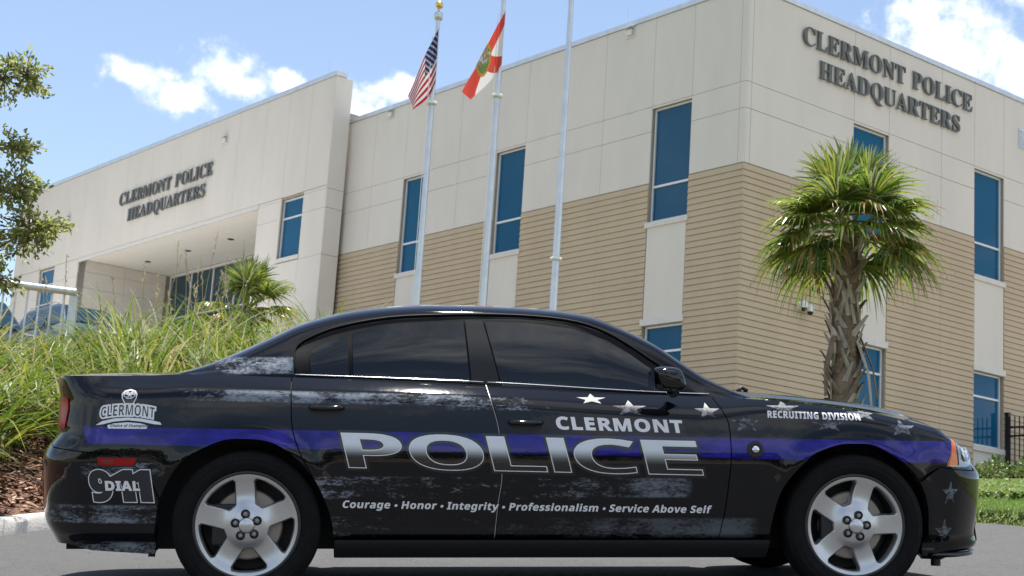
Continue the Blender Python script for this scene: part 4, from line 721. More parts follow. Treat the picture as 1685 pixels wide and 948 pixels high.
# lawn on the right
lw = MB(); random.seed(5)
l1 = leaf_mat('lawn_green', (.09, .17, .03), (.17, .26, .05), .5, .45, 2); l2 = leaf_mat('lawn_pale', (.20, .26, .08), (.33, .37, .16), .4, .4, 2)
for k in range(26000):
    y = 12.5+15.5*random.random()**1.3; x = y*random.uniform(.283, .345)
    if in_road(x, y) or kdist(x, y) < .02: continue
    z = ground_z(x, y); d = kdist(x, y)
    pal = random.random() < (.08 if d < 1.3 else .5)
    if d < 1.3: blades(lw, [(x, y, z)], .10, .012, .5, .6, 2, 1 if pal else 0)
    else:
        for q in range(2):
            c_ = Vector((x+random.gauss(0, .05), y+random.gauss(0, .05), z+random.uniform(.02, .13))); r = random.uniform(.018, .034); a = random.uniform(0, 6.28)
            e = Vector((math.cos(a)*r, math.sin(a)*r, random.gauss(0, .012))); g = Vector((-math.sin(a)*r*.7, math.cos(a)*r*.7, random.gauss(0, .014)))
            lw.add([c_-e, c_+g, c_+e, c_-g], [(0, 1, 2, 3)], 1 if pal else 0)
tag(lw.build('lawn', [l1, l2]), kind='stuff')

def leaf_quad(mb, c_, d, n, l, w_, mi):
    s_ = d.cross(n).normalized()*w_*.5; d = d*l
    mb.add([c_, c_+d*.35+s_, c_+d*.75+s_*.8, c_+d, c_+d*.75-s_*.8, c_+d*.35-s_], [(0, 1, 2, 3, 4, 5)], mi)
def rv(): 
    v = Vector((random.gauss(0, 1), random.gauss(0, 1), random.gauss(0, 1))); return v.normalized()
# shrubs under the right-hand wall
h1 = leaf_mat('shrub_dark', (.03, .07, .012), (.07, .13, .025), .4, .35); h2 = leaf_mat('shrub_light', (.13, .19, .05), (.24, .30, .10), .4, .35); h3 = leaf_mat('shrub_pink', (.35, .12, .10), (.5, .25, .2), .5, .3)
barkm = mat('bark', (.16, .12, .085), .9, vary=.35, vscale=14, bump=.6, bscale=30)
def shrub(x, y, r, hgt, label, mix_):
    t = thing('shrub', label, 'shrub', (x, y, ground_z(x, y)), 0, 'low shrubs below the wall')
    m = MB()
    for k in range(int(900*r*r/.2)):
        u = rv(); q = random.uniform(.55, 1)**.6; c_ = Vector((u.x*r*q, u.y*r*q, hgt*(.1+.9*abs(u.z)*q)))
        c_ += Vector((math.sin(c_.x*9+x)*.05, 0, math.sin(c_.x*13+c_.y*11)*.05))
        leaf_quad(m, c_, (u+rv()*.7).normalized(), rv(), random.uniform(.05, .085), .035, random.choices((0, 1, 2), mix_)[0])
    m.build('foliage', [h1, h2, h3], t)
    m = MB()
    for k in range(5):
        a = k*1.3; m.tube([(0, 0, -.05), (math.cos(a)*r*.3, math.sin(a)*r*.3, hgt*.35), (math.cos(a)*r*.6, math.sin(a)*r*.6, hgt*.7)], [.014, .01, .005], 5)
    m.build('stem', barkm, t)
random.seed(3)
for x, y, r, h, lb, mx in ((8.60, 27.6, .42, .34, 'low pale green shrub nearest the front bumper of the car', (.35, .6, .05)), (8.95, 28.1, .40, .52, 'bushiest and tallest low shrub below the lower right window', (.5, .5, 0)),
                     (9.35, 27.9, .34, .34, 'low shrub with a few pinkish leaves below the fence', (.4, .42, .18)), (9.60, 28.4, .42, .48, 'rounded low shrub in front of the fence post', (.55, .45, 0)), (9.9, 27.7, .36, .34, 'low shrub at the right edge of the lawn', (.4, .6, 0)),
                     (8.3, 28.6, .35, .4, 'yellowish low shrub under the lower right window', (.3, .7, 0))):
    shrub(x, y, r, h, lb, mx)

# palms
p1 = leaf_mat('palm_green', (.06, .115, .016), (.14, .21, .03), .24, .55, 5, .8); p2 = leaf_mat('palm_lime', (.18, .24, .035), (.30, .33, .06), .24, .55, 5, .8)
p3 = leaf_mat('palm_dry', (.24, .15, .04), (.38, .27, .09), .7, .35, 5); p4 = leaf_mat('palm_pale', (.26, .30, .16), (.36, .38, .22), .28, .3, 5, .7)
bootm = mat('palm_boot', (.38, .33, .28), .9, vary=.4, vscale=9, bump=.8, bscale=24, stretch=(1, 1, .25)); boot2 = mat('palm_boot_brown', (.20, .14, .10), .9, vary=.4, vscale=9, bump=.7, bscale=20)
def fan_leaf(mb, base, az_, elv, plen, rad, nl, age):
    """age 0 = young upright, 1 = old hanging"""
    d = Vector((math.cos(az_)*math.cos(elv), math.sin(az_)*math.cos(elv), math.sin(elv)))
    sag = .16+.30*age; pts = []
    for k in range(6):
        s_ = k/5; pts.append(base + d*plen*s_ + Vector((0, 0, -sag*plen*s_*s_)))
    mb.tube(pts, [.020, .017, .014, .012, .010, .008], 5, 1 if age < .6 else 2)
    tip = pts[-1]; fd = (pts[-1]-pts[-2]).normalized(); side = fd.cross(Vector((0, 0, 1))).normalized(); up = side.cross(fd).normalized()
    spread = math.radians(random.uniform(104, 128)); droop = .35+1.0*age
    for k in range(nl):
        a = -spread + 2*spread*k/(nl-1) + random.gauss(0, .03)
        l = rad*(.62+.38*math.cos(a*.62))*random.uniform(.88, 1.1)
        ld = (fd*math.cos(a) + side*math.sin(a)).normalized(); lift = up*(.28*(1-abs(a)/spread)+.12)
        ld = (ld+lift*(1-age)*.9).normalized()
        w_ = .045*rad/.8*random.uniform(.8, 1.1); n_ = up
        sd_ = ld.cross(n_).normalized()
        old = random.random(); 
        col = (2 if old < .12+.55*max(0, age-.55) else (1 if old < .45 else 0)) if age > .3 else (3 if old < .25 else (1 if old < .55 else 0))
        vs = []; sg = 6; dk = droop*random.uniform(.7, 1.35)
        for q in range(sg+1):
            s_ = q/sg; c_ = tip + ld*l*s_*(1-.18*dk*s_*s_) + Vector((0, 0, -l*dk*.80*max(0, s_-.38)**1.6))
            ww = w_*(.22+.9*min(1, s_*2.0))*max(0, 1-max(0, s_-.42)/.58)**1.1*.5+.0012
            vs += [c_+sd_*ww+n_*ww*.45, c_-n_*ww*.15, c_-sd_*ww+n_*ww*.45]
        fs = []
        for q in range(sg):
            fs += [(3*q, 3*q+1, 3*q+4, 3*q+3), (3*q+1, 3*q+2, 3*q+5, 3*q+4)]
        mb.add(vs, fs, col)
        if random.random() < .35 and age < .8:        # split threads at the tips
            c_ = vs[-2]; mb.add([c_, c_+Vector((random.gauss(0, .02), random.gauss(0, .02), -random.uniform(.05, .14))), c_+Vector((.004, 0, -.02))], [(0, 1, 2)], 2)
def palm(loc, label, trunk_h, tr, rad, leaves, seed, plen=.75):
    random.seed(seed); t = thing('fan_palm', label, 'palm tree', loc)
    lv = MB(); top = Vector((0, 0, trunk_h))
    for k, (az_, el_, age) in enumerate(leaves):
        fan_leaf(lv, top+Vector((math.cos(az_)*tr*.3, math.sin(az_)*tr*.3, .18*(1-age))), az_, el_, plen*random.uniform(.85, 1.12), rad*(1.04-.22*age)*random.uniform(.9, 1.08), 38, age)
    lv.build('frond', [p1, p2, p3, p4], t)
    tk = MB(); tk.tube([(0, 0, -.3), (0, 0, .1), (.0, 0, trunk_h*.5), (0, 0, trunk_h*.95), (0, 0, trunk_h+.12)], [tr*.80, tr*.74, tr*.76, tr*.70, tr*.4], 16)
    tko = tk.build('trunk', [boot2, bootm], t, smooth=True)
    bt = MB(); n = int(trunk_h/.085)
    for k in range(n*4):
        z = trunk_h*(.02+.96*k/(n*4)); a = k*2.39996
        up = Vector((0, 0, 1)); o = Vector((math.cos(a), math.sin(a), 0)); s_ = Vector((-math.sin(a), math.cos(a), 0))
        if z < trunk_h*.26 and random.random() < .45: continue
        L = random.uniform(.24, .36); dirn = random.choice((-1, 1))*random.uniform(.35, .75); r0 = tr*.70
        w0 = random.uniform(.055, .085); q = Vector((0, 0, z)) + o*r0; out = random.uniform(.05, .20) if random.random() < .8 else .33
        vs = []
        for j, (s2, wf, of) in enumerate(((0, 1.3, 0), (.45, .95, .45), (.8, .75, .85), (1, .55, 1.25))):
            c_ = q + (up + s_*dirn).normalized()*L*s2 + o*(out*L*of + .012)
            vs += [c_ + s_*w0*wf*.5 + o*.0, c_ + o*.016, c_ - s_*w0*wf*.5, c_-o*.014]
        fs = []
        for j in range(3):
            for e in range(4): fs.append((4*j+e, 4*j+(e+1) % 4, 4*j+4+(e+1) % 4, 4*j+4+e))
        fs.append((12, 13, 14, 15)); bt.add(vs, fs, 1 if random.random() < .75 else 0)
    bt.build('leaf_boot', [boot2, bootm], tko)
    return t
random.seed(2)
LV = [(R_(a), R_(e), g) for a, e, g in ((80,84,0),(-100,78,.05),(150,68,.05),(22,66,.05),(-42,70,.1),(-140,64,.1),(95,60,.1),
      (10,40,.3),(172,38,.3),(60,46,.2),(122,42,.2),(-62,50,.25),(-118,46,.3),(-14,26,.45),(196,24,.45),(40,22,.5),(140,20,.5),
      (2,12,.6),(-27,2,.8),(25,4,.7),(180,10,.62),(207,0,.85),(155,4,.7),(228,-2,.9),(-48,-2,.9),(90,6,.7),(60,-4,.8),(120,-4,.8),(-84,38,.6),(-103,12,.52),(-68,16,.5),(-35,34,.35),(215,36,.35))]
gz = ground_z(4.40, 20.0)
pt = palm((4.40, 20.0, gz), 'tall cabbage palm with a shaggy criss cross trunk behind the bonnet of the car', 4.92-gz, .226, .86, LV, 21, .60)
random.seed(9)
m = MB()   # dead leaf bases splayed at the foot of the trunk, a strap round it
for k in range(4):
    a = (3.6, 5.7, 6.1, 1.2)[k]; z0 = random.uniform(1.15, 1.5); o = Vector((math.cos(a), math.sin(a), 0)); s_ = Vector((-math.sin(a), math.cos(a), 0)); q = o*.18+Vector((0, 0, z0+.38)); e = o*random.uniform(.22, .44)+Vector((0, 0, z0-.45))
    mid = (q+e)/2+o*.05; vs = []
    for c_, w_ in ((q, .07), (mid, .06), (e, .025)): vs += [c_+s_*w_, c_+o*.02, c_-s_*w_]
    m.add(vs, [(0, 1, 4, 3), (1, 2, 5, 4), (3, 4, 7, 6), (4, 5, 8, 7)], random.choice((0, 1)))
m.build('dead_sheath', [boot2, bootm], pt)
LV2 = [(k*2.399, R_(random.uniform(35, 85)), random.uniform(0, .2)) for k in range(11)] + [(k*.7, R_(random.uniform(5, 35)), random.uniform(.3, .6)) for k in range(9)] + [(k*.9+.3, R_(random.uniform(-25, 0)), random.uniform(.6, .9)) for k in range(6)]
gz2 = ground_z(-3.97, 23.5)
palm((-4.05, 23.5, gz2), 'small bushy fan palm above the grass below the entrance porch', 3.92-gz2, .12, .56, LV2, 5, .46)

# oak at the left edge
o1 = leaf_mat('oak_dark', (.10, .15, .025), (.19, .23, .045), .4, .6, 8); o2 = leaf_mat('oak_light', (.27, .30, .08), (.40, .42, .16), .35, .65, 8)
random.seed(14)
OX = -.10; tx, ty = -5.75+OX, 12.9; tz = ground_z(tx, ty)
tr = thing('oak_tree', 'small leaved oak reaching in from the left edge', 'tree', (tx, ty, tz))
W = lambda x, y, z: Vector((x+OX-tx, y-ty, z-tz))
trunk = MB(); trunk.tube([(0, 0, -.2), (.02, 0, .6), (-.05, 0, 1.6), (.03, .05, 2.8), (0, 0, 4.3)], [.13, .10, .085, .06, .02], 12); trunk_o = trunk.build('trunk', barkm, tr, smooth=True)
lf = MB(); br = MB()
def spray(c_, r, n, main=None):
    for k in range(int(n*1.7)):
        u = rv(); e = c_ + Vector((u.x*r.x, u.y*r.y, u.z*r.z))*1.25*random.uniform(.25, 1)**.5
        s_ = main if main is not None else c_; mid = s_.lerp(e, .6)+Vector((0, 0, .02))
        br.tube([s_, mid, e], [.006, .004, .0015], 4)
        dirn = (e-mid).normalized()
        for q in range(12):
            f = mid.lerp(e, q/11)+rv()*.034; d = (dirn+rv()*1.0).normalized()
            leaf_quad(lf, f, d, rv(), random.uniform(.034, .06), random.uniform(.016, .026), 0 if random.random() < .3 else 1)
limbs = [((0, 0, 3.3), [(-4.9, 12.6, 3.75), (-4.45, 12.5, 3.95), (-4.10, 12.5, 4.02)], Vector((.24, .25, .22)), 13), ((0, 0, 2.6), [(-4.9, 12.6, 3.2), (-4.40, 12.5, 3.34), (-4.12, 12.45, 3.38)], Vector((.17, .2, .13)), 7),
         ((0, 0, 1.3), [(-4.8, 12.6, 2.2), (-4.25, 12.5, 2.45), (-3.97, 12.5, 2.66), (-3.80, 12.45, 2.72)], Vector((.24, .25, .20)), 15), ((0, 0, 1.7), [(-4.8, 12.4, 2.75), (-4.32, 12.4, 2.95), (-4.0, 12.4, 3.02)], Vector((.18, .25, .16)), 12),
         ((0, 0, 2.2), [(-6.6, 12.7, 3.3), (-7.2, 12.9, 3.7)], Vector((.4, .4, .35)), 10), ((0, 0, 2.9), [(-5.9, 13.4, 4.0), (-5.6, 13.8, 4.5)], Vector((.4, .4, .35)), 10), ((0, 0, 1.1), [(-4.9, 12.7, 2.0), (-4.35, 12.6, 2.32), (-4.15, 12.6, 2.3)], Vector((.16, .2, .14)), 8)]
for k in range(13):
    a = math.pi*(.42+1.1*k/12) + random.gauss(0, .1); zz = 1.5+2.9*((k*5) % 13)/12; L = random.uniform(.8, 1.5)*(1.15-.12*(zz-1.5))
    p0 = Vector((tx-OX, ty, tz+zz)); e = p0+Vector((math.cos(a)*L, math.sin(a)*L, .45*L)); m_ = p0.lerp(e, .5)+Vector((0, 0, .06))
    limbs.append(((0, 0, zz), [tuple(p0.lerp(e, .3)), tuple(m_), tuple(p0.lerp(e, .78)), tuple(e)], Vector((.34, .34, .28)), 12))
for z0, P_, r, n in limbs:
    p = [Vector(z0)] + [W(*q) for q in P_]
    br.tube(p, [.04, .026, .014, .008, .005][:len(p)], 7)
    for i in range(1, len(p)):
        if i == 1: continue
        spray(p[i], r, n, p[i])
    spray(p[-2].lerp(p[-1], .5), r*.9, n, p[-2].lerp(p[-1], .5))
    for e in range(4):  # thin leafy twigs beyond the limb
        q = p[-1]+Vector((random.uniform(.02, .16), random.gauss(0, .1), random.uniform(-.12, .14))); spray(q, Vector((.10, .1, .08)), 3, p[-1])
br.build('branch', barkm, trunk_o); lf.build('crown', [o1, o2], tr)
for o in [c for c in tr.children if c.name.startswith('crown')]: pass

# parked vehicles beyond the bank
def suv(x, y, z, rot, label, paint, name):
    t = thing(name, label, 'car', (x, y, z), rot, 'vehicles parked by the entrance')
    prof = [(-2.35, .45), (-2.38, .95), (-2.25, 1.05), (-2.05, 1.66), (-1.8, 1.78), (.35, 1.80), (.75, 1.72), (1.35, 1.18), (2.2, 1.02), (2.42, .85), (2.45, .42)]
    m = MB(); n = len(prof)
    def w_(zz): return .93 if zz < 1.1 else .93-.22*(zz-1.1)/.7
    vs = [(px, -w_(pz), pz) for px, pz in prof] + [(px, w_(pz), pz) for px, pz in prof]
    m.add(vs, [tuple(range(n)), tuple(range(2*n-1, n-1, -1))] + [(i, n+i, n+(i+1) % n, (i+1) % n) for i in range(n)])
    m.build('body', paint, t, bevel=.05)
    for sgn in (-1, 1):
        for x0, x1, x2, x3 in ((-1.95, -1.05, -1.05, -1.80), (-.97, -.02, -.02, -.97), (.06, 1.12, .62, .06)):
            g = MB(); q = [(x0, 1.12), (x1, 1.12), (x2, 1.68), (x3, 1.68)]
            vs = [(a, sgn*(w_(b)+.008), b) for a, b in q] + [(a, sgn*(w_(b)-.02), b) for a, b in q]
            g.add(vs, [(0, 1, 2, 3), (7, 6, 5, 4), (0, 4, 5, 1), (1, 5, 6, 2), (2, 6, 7, 3), (3, 7, 4, 0)]); g.build('side_window', MATS['car_glass'], t)
        for px in (-1.5, 1.5):
            g = MB(); g.lathe([(0, -.11), (.33, -.11), (.36, -.07), (.36, .07), (.33, .11), (0, .11)], (px, sgn*.84, .36), (0, 1, 0), 24); g.build('wheel', mat('rubber', (.016, .016, .017), .75), t, smooth=True, angle=40)
    g = MB(); g.add([(.80, -.66, 1.70), (1.36, -.78, 1.20), (1.36, .78, 1.20), (.80, .66, 1.70)], [(0, 1, 2, 3)]); ob = g.build('windshield', MATS['car_glass'], t); ob.location = (.012, 0, .012)
    g = MB()
    for sgn in (-1, 1): g.tube([(-1.7, sgn*.68, 1.83), (-1.6, sgn*.68, 1.86), (.2, sgn*.68, 1.87), (.3, sgn*.68, 1.83)], .022, 6)
    g.build('roof_rail', MATS['coping_metal'], t)
blue_p = mat('blue_paint', (.02, .055, .10), .2, .1, coat=.5); mat('car_glass', (.008, .03, .055), .05); dark_p = mat('dark_paint', (.012, .014, .022), .12, .1, coat=.8)
def park(x, y, ztop, h, *a):
    suv(x, y, ztop-h, ROTB+math.pi, *a)
park(-12.9, 45.5, 7.62, 1.87, 'blue sport utility vehicle parked below the porch behind the tall grass', blue_p, 'parked_car')
park(-9.55, 26.0, 4.45, 1.87, 'dark vehicle half hidden behind the handrail at the left edge', dark_p, 'parked_car')

# unseen treeline added behind the camera to darken the car's reflections
wd = MB(); random.seed(31); dkm = leaf_mat('wood_dark', (.018, .035, .010), (.05, .075, .02), .6, .3, .4); wdb = leaf_mat('wood_pale', (.06, .085, .02), (.10, .12, .04), .6, .3, .4)
for k in range(260):
    x = random.uniform(-75, 75); y = random.uniform(-62, -40); z = ground_z(x, y); h = random.uniform(5, 10); r = random.uniform(2.2, 4)
    wd.tube([(x, y, z-.3), (x+random.gauss(0, .3), y, z+h*.7)], [.22, .1], 6, 0)
    for q in range(34):
        u = rv(); c_ = Vector((x+u.x*r, y+u.y*r, z+h*.6+u.z*h*.42)); leaf_quad(wd, c_, rv(), rv(), random.uniform(.7, 1.6), random.uniform(.6, 1.1), random.choice((0, 0, 1)))
tag(wd.build('reflection_treeline', [dkm, wdb]), kind='stuff')

# ------------------------------------------------------------------ police sedan (local: x forward, y left/away from the camera, z up)
car = thing('police_car', 'black police sedan with a blue stripe and large white lettering, parked across the drive', 'police car')
car.matrix_world = Matrix(((.9932, -.1022, -.0562, .2292), (.0956, .9894, -.1092, 8.7287), (.0668, .1030, .9924, .0902), (0, 0, 0, 1)))

def wrap_fn(t, p, obj):
    x, y, z = t.sep(obj)
    ax = t.m('ABSOLUTE', y)
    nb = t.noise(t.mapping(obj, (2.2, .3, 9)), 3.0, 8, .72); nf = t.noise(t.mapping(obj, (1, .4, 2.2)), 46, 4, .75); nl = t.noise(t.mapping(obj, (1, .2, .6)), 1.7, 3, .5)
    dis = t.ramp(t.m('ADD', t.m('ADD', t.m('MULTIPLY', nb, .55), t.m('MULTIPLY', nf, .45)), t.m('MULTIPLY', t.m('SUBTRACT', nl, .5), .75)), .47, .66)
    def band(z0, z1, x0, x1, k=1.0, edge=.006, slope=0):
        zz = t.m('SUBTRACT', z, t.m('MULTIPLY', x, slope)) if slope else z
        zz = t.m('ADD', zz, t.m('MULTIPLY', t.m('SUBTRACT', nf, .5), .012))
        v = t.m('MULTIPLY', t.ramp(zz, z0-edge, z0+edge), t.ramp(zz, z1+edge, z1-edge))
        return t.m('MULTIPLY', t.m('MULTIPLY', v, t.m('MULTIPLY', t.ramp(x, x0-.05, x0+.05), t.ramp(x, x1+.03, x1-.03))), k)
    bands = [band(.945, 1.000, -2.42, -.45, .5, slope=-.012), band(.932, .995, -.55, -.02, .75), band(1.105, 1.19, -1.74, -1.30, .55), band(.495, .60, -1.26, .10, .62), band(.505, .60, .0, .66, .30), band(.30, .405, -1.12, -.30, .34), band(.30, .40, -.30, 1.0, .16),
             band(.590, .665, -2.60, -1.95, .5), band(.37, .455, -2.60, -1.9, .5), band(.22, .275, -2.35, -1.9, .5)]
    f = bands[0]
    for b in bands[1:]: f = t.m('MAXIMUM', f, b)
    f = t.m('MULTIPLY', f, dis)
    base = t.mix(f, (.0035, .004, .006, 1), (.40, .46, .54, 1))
    bt = t.m('SUBTRACT', .812, t.m('MULTIPLY', x, .010)); bb = t.m('SUBTRACT', .715, t.m('MULTIPLY', x, .0165))
    st = t.m('MULTIPLY', t.m('GREATER_THAN', z, bb), t.m('LESS_THAN', z, bt))
    st = t.m('MULTIPLY', st, t.m('GREATER_THAN', x, t.m('ADD', -2.335, t.m('MULTIPLY', t.m('SUBTRACT', .835, z), .4))))
    st = t.m('MULTIPLY', st, t.m('MULTIPLY', t.m('GREATER_THAN', ax, .5), t.m('LESS_THAN', x, 2.25)))
    dirt = t.ramp(t.noise(t.mapping(obj, (1.5, 1, 3)), 5, 6, .7), .35, .7)
    blue = t.mix(dirt, (.010, .007, .14, 1), (.028, .020, .28, 1))
    col = t.mix(st, base, blue)
    # flag stripes across the roof
    rs = t.m('MULTIPLY', t.m('GREATER_THAN', z, 1.455), t.m('MULTIPLY', t.m('GREATER_THAN', x, -.85), t.m('LESS_THAN', x, -.05)))
    rc = t.mix(t.m('GREATER_THAN', t.m('FRACT', t.m('MULTIPLY', x, 5.2)), .5), (.42, .03, .04, 1), (.65, .66, .68, 1))
    col = t.mix(t.m('MULTIPLY', rs, t.ramp(ax, .50, .44)), col, rc)
    t.l.new(col, p.inputs['Base Color'])
    b = t.new('ShaderNodeBump'); b.inputs['Strength'].default_value = .03; b.inputs['Distance'].default_value = .02   # orange peel of the vinyl
    t.l.new(t.noise(obj, 9, 3, .5), b.inputs['Height']); t.l.new(b.outputs[0], p.inputs['Normal']); t.l.new(b.outputs[0], p.inputs['Coat Normal'])
wrap = mat('vinyl_wrap', rough=.035, spec=.36, fn=wrap_fn, coat=0)
gloss = mat('gloss_black', (.004, .004, .005), .06, spec=.5, coat=0)
trimb = mat('satin_black', (.006, .006, .007), .5, spec=.12); postm = mat('post_black', (.016, .017, .018), .4, spec=.3)
plas = mat('black_plastic', (.010, .010, .011), .6)
under = mat('underbody', (.008, .008, .008), .9)
tint = mat('tinted_glass', (.0025, .0035, .005), .01, spec=.62)
rubber = mat('rubber', (.016, .016, .017), .75)
tyre_m = mat('tyre_rubber', (.006, .006, .0065), .85, spec=.2, vary=.3, vscale=30)
chrome = mat('chrome', (.75, .76, .78), .12, 1)
decal_w = mat('decal_white', (.72, .73, .75), .3, coat=.3)
decal_k = mat('decal_black', (.004, .004, .005), .16, coat=.3)
def fade_fn(t, p, obj):
    x, y, z = t.sep(obj); zz = t.m('ADD', z, t.m('MULTIPLY', x, .0165))
    t.l.new(t.mix(t.ramp(zz, .755, .675), (.62, .66, .70, 1), (.012, .012, .014, 1)), p.inputs['Base Color'])
decal_fade = mat('decal_fade', rough=.25, coat=.3, fn=fade_fn)
def star_fn(t, p, obj):
    n = t.noise(obj, 60, 5, .75); n2 = t.noise(t.mapping(obj, (1, 1, 4)), 14, 3, .6)
    f = t.ramp(t.m('ADD', t.m('MULTIPLY', n, .6), t.m('MULTIPLY', n2, .4)), .43, .58)
    t.l.new(t.mix(f, (.018, .02, .024, 1), (.165, .185, .21, 1)), p.inputs['Base Color'])
star_m = mat('decal_star', rough=.45, spec=.3, fn=star_fn)

WPL = Spline1([(-3.317,-2.62,0),(-2.967,-2.61,.35),(-2.736,-2.585,.58),(-2.563,-2.52,.74),(-2.385,-2.38,.85),(-2.1,-2.1,.902),(-1.6,-1.6,.933),(-1.0,-1.0,.946),(0,0,.952),(.8,.8,.948),(1.5,1.5,.932),
               (1.9,1.9,.897),(2.139,2.12,.825),(2.333,2.26,.69),(2.499,2.335,.55),(2.711,2.40,.35),(2.917,2.45,.15),(3.067,2.46,0)])
ZS = Spline1([(-3.4,1.085),(-2.43,1.085),(-2.0,1.092),(-1.87,1.098),(-1.31,1.086),(-.36,1.060),(.49,1.020),(.82,1.008),(1.03,1.0),(1.18,.988),(1.41,.966),(1.65,.935),(1.81,.905),(1.98,.868),(2.12,.832),(2.3,.80),(3.1,.79)])
SIDE = Spline1([(.15,.14),(.20,.105),(.285,.082),(.30,.058),(.36,.040),(.45,.022),(.55,.010),(.62,.004),(.67,.0),(.72,.001),(.78,.008),(.86,.021),(.94,.033),(1.0,.040),(1.2,.058)])
TAIL = Spline1([(.15,.14),(.2,.13),(.264,.10),(.354,.05),(.47,.03),(.6,.02),(.70,.03),(.74,.05),(.79,.090),(.84,.092),(.96,.100),(1.085,.080),(1.2,.08)])
NOSE = Spline1([(.15,.22),(.166,.2),(.21,.07),(.256,.02),(.305,.03),(.42,.012),(.549,0),(.63,.006),(.663,.03),(.745,.06),(.80,.15),(.86,.2)])
RR = .078
def inset(t, z):
    zs = ZS(t); h = z-zs; k1 = sstep(-t, 2.2, 2.72); k2 = sstep(t, 2.0, 2.45)
    v = SIDE(z)*(1-k1)*(1-k2) + TAIL(z)*k1 + NOSE(z)*k2
    r = RR*(1-.45*k1)*(1-.4*k2)
    K = 1-.5*sstep(t, .70, 1.15)
    if h > -.12*K:
        g = h/K; b = min(g, -.055)+.12; a = b/.065*.90; q = .0722*(-math.log(max(1e-6, math.cos(a))))
        if g > -.055: q += 1.26*(g+.055) + 2.1*(g+.055)**2
        v += q*K*(1-.93*sstep(-t, 2.10, 2.55))*(1-.3*sstep(t, 1.7, 2.2))
    # flared lip round the arches
    for cx in (-1.545, 1.515):
        d = math.hypot(t-cx, (z-.36)*1.03); 
        if z > .3 and d < .62: v -= .012*math.exp(-((d-.43)/.06)**2)
    return v
def Sraw(t, z, off, sgn):
    e = 1e-3; p = WPL(t); d = WPL(min(t+e, 3.067))-WPL(max(t-e, -3.317)); n = np.array((-d[1], d[0])); n /= np.hypot(*n)
    n = n if n[1] >= 0 or abs(n[1]) < .05 else -n
    if t < -3.2: n = np.array((-1., .0)) if abs(n[0]) > .9 else n
    if t > 3.0: n = np.array((1., 0.)) if abs(n[0]) > .9 else n
    q = p - n*(inset(t, z)-off)
    return Vector((q[0], sgn*max(0, q[1]), z))
def S_(sgn):
    def f(t, z, off=0):
        z = min(z, ZS(t)-.0004); e = .004
        p = Sraw(t, z, off, sgn); a = Sraw(t+e, z, off, sgn)-Sraw(t-e, z, off, sgn); zb = min(z+e, ZS(t)-.0002); b = Sraw(t, zb, off, sgn)-Sraw(t, z-e, off, sgn)
        n = a.cross(b)*(-sgn); 
        n = n.normalized() if n.length > 1e-12 else Vector((0, sgn, 0))
        if n.y*sgn < 0 and abs(n.x) < .8: n = -n
        return p, n
    return f
def inner_pts(t0, t1, z0=.16):
    out = []; t = t0
    while t <= t1:
        zs = ZS(t); z = z0
        while z < zs-.125: out.append((t, z)); z += .022
        for h in (.120, .105, .090, .076, .063, .052, .043, .032, .022, .012, .004): out.append((t, zs-h))
        t += .04
    return out
ARR = [(-1.982,.20),(-1.968,.364),(-1.943,.498),(-1.857,.654),(-1.723,.745),(-1.584,.782),(-1.414,.765),(-1.273,.671),(-1.18,.548),(-1.115,.377),(-1.104,.20)]
ARF = [(1.07,.20),(1.085,.36),(1.138,.547),(1.268,.697),(1.36,.75),(1.478,.778),(1.56,.778),(1.647,.761),(1.79,.672),(1.881,.562),(1.93,.424),(1.947,.20)]
def smooth_line(P, n=6):
    s = Spline1([(i,)+p for i, p in enumerate(P)]); return [tuple(s(i/n)) for i in range(n*(len(P)-1)+1)]
ARR, ARF = smooth_line(ARR), smooth_line(ARF)
G1 = smooth_line([(-1.331,1.086),(-1.326,1.0),(-1.318,.85),(-1.29,.75),(-1.245,.655),(-1.21,.60)])                       # rear door / quarter
G2 = smooth_line([(-.352,1.06),(-.333,.97),(-.302,.857),(-.282,.70),(-.281,.60),(-.298,.467),(-.312,.296)])               # between the doors
G3 = smooth_line([(.812,1.008),(.845,.93),(.869,.866),(.876,.72),(.862,.561),(.845,.42),(.820,.296)])                     # front door / wing
top_edge = lambda t0, t1, n=30: [(t0+(t1-t0)*i/n, ZS(t0+(t1-t0)*i/n)-.0006) for i in range(n+1)]
gp = .0028
sh = lambda L, d: [(a+d, b) for a, b in L]
def upto(L, cond): return [q for q in L if cond(q)]
arr_q = upto(ARR, lambda q: q[1] >= .205)
arr_quarter = [q for q in ARR if q[1] > .49 and q[0] < -1.245] 
arr_door = [q for q in ARR if q[0] >= -1.215 and q[1] > .297]
arr_bump = [q for q in ARR if q[0] < -1.5 and q[1] <= .478 and q[1] > .215]
arf_wing = [q for q in ARF if (q[0] < 1.5 or q[1] > .60) and q[1] > .297]
arf_bump = [q for q in ARF if q[0] > 1.5 and q[1] <= .585 and q[1] > .19]
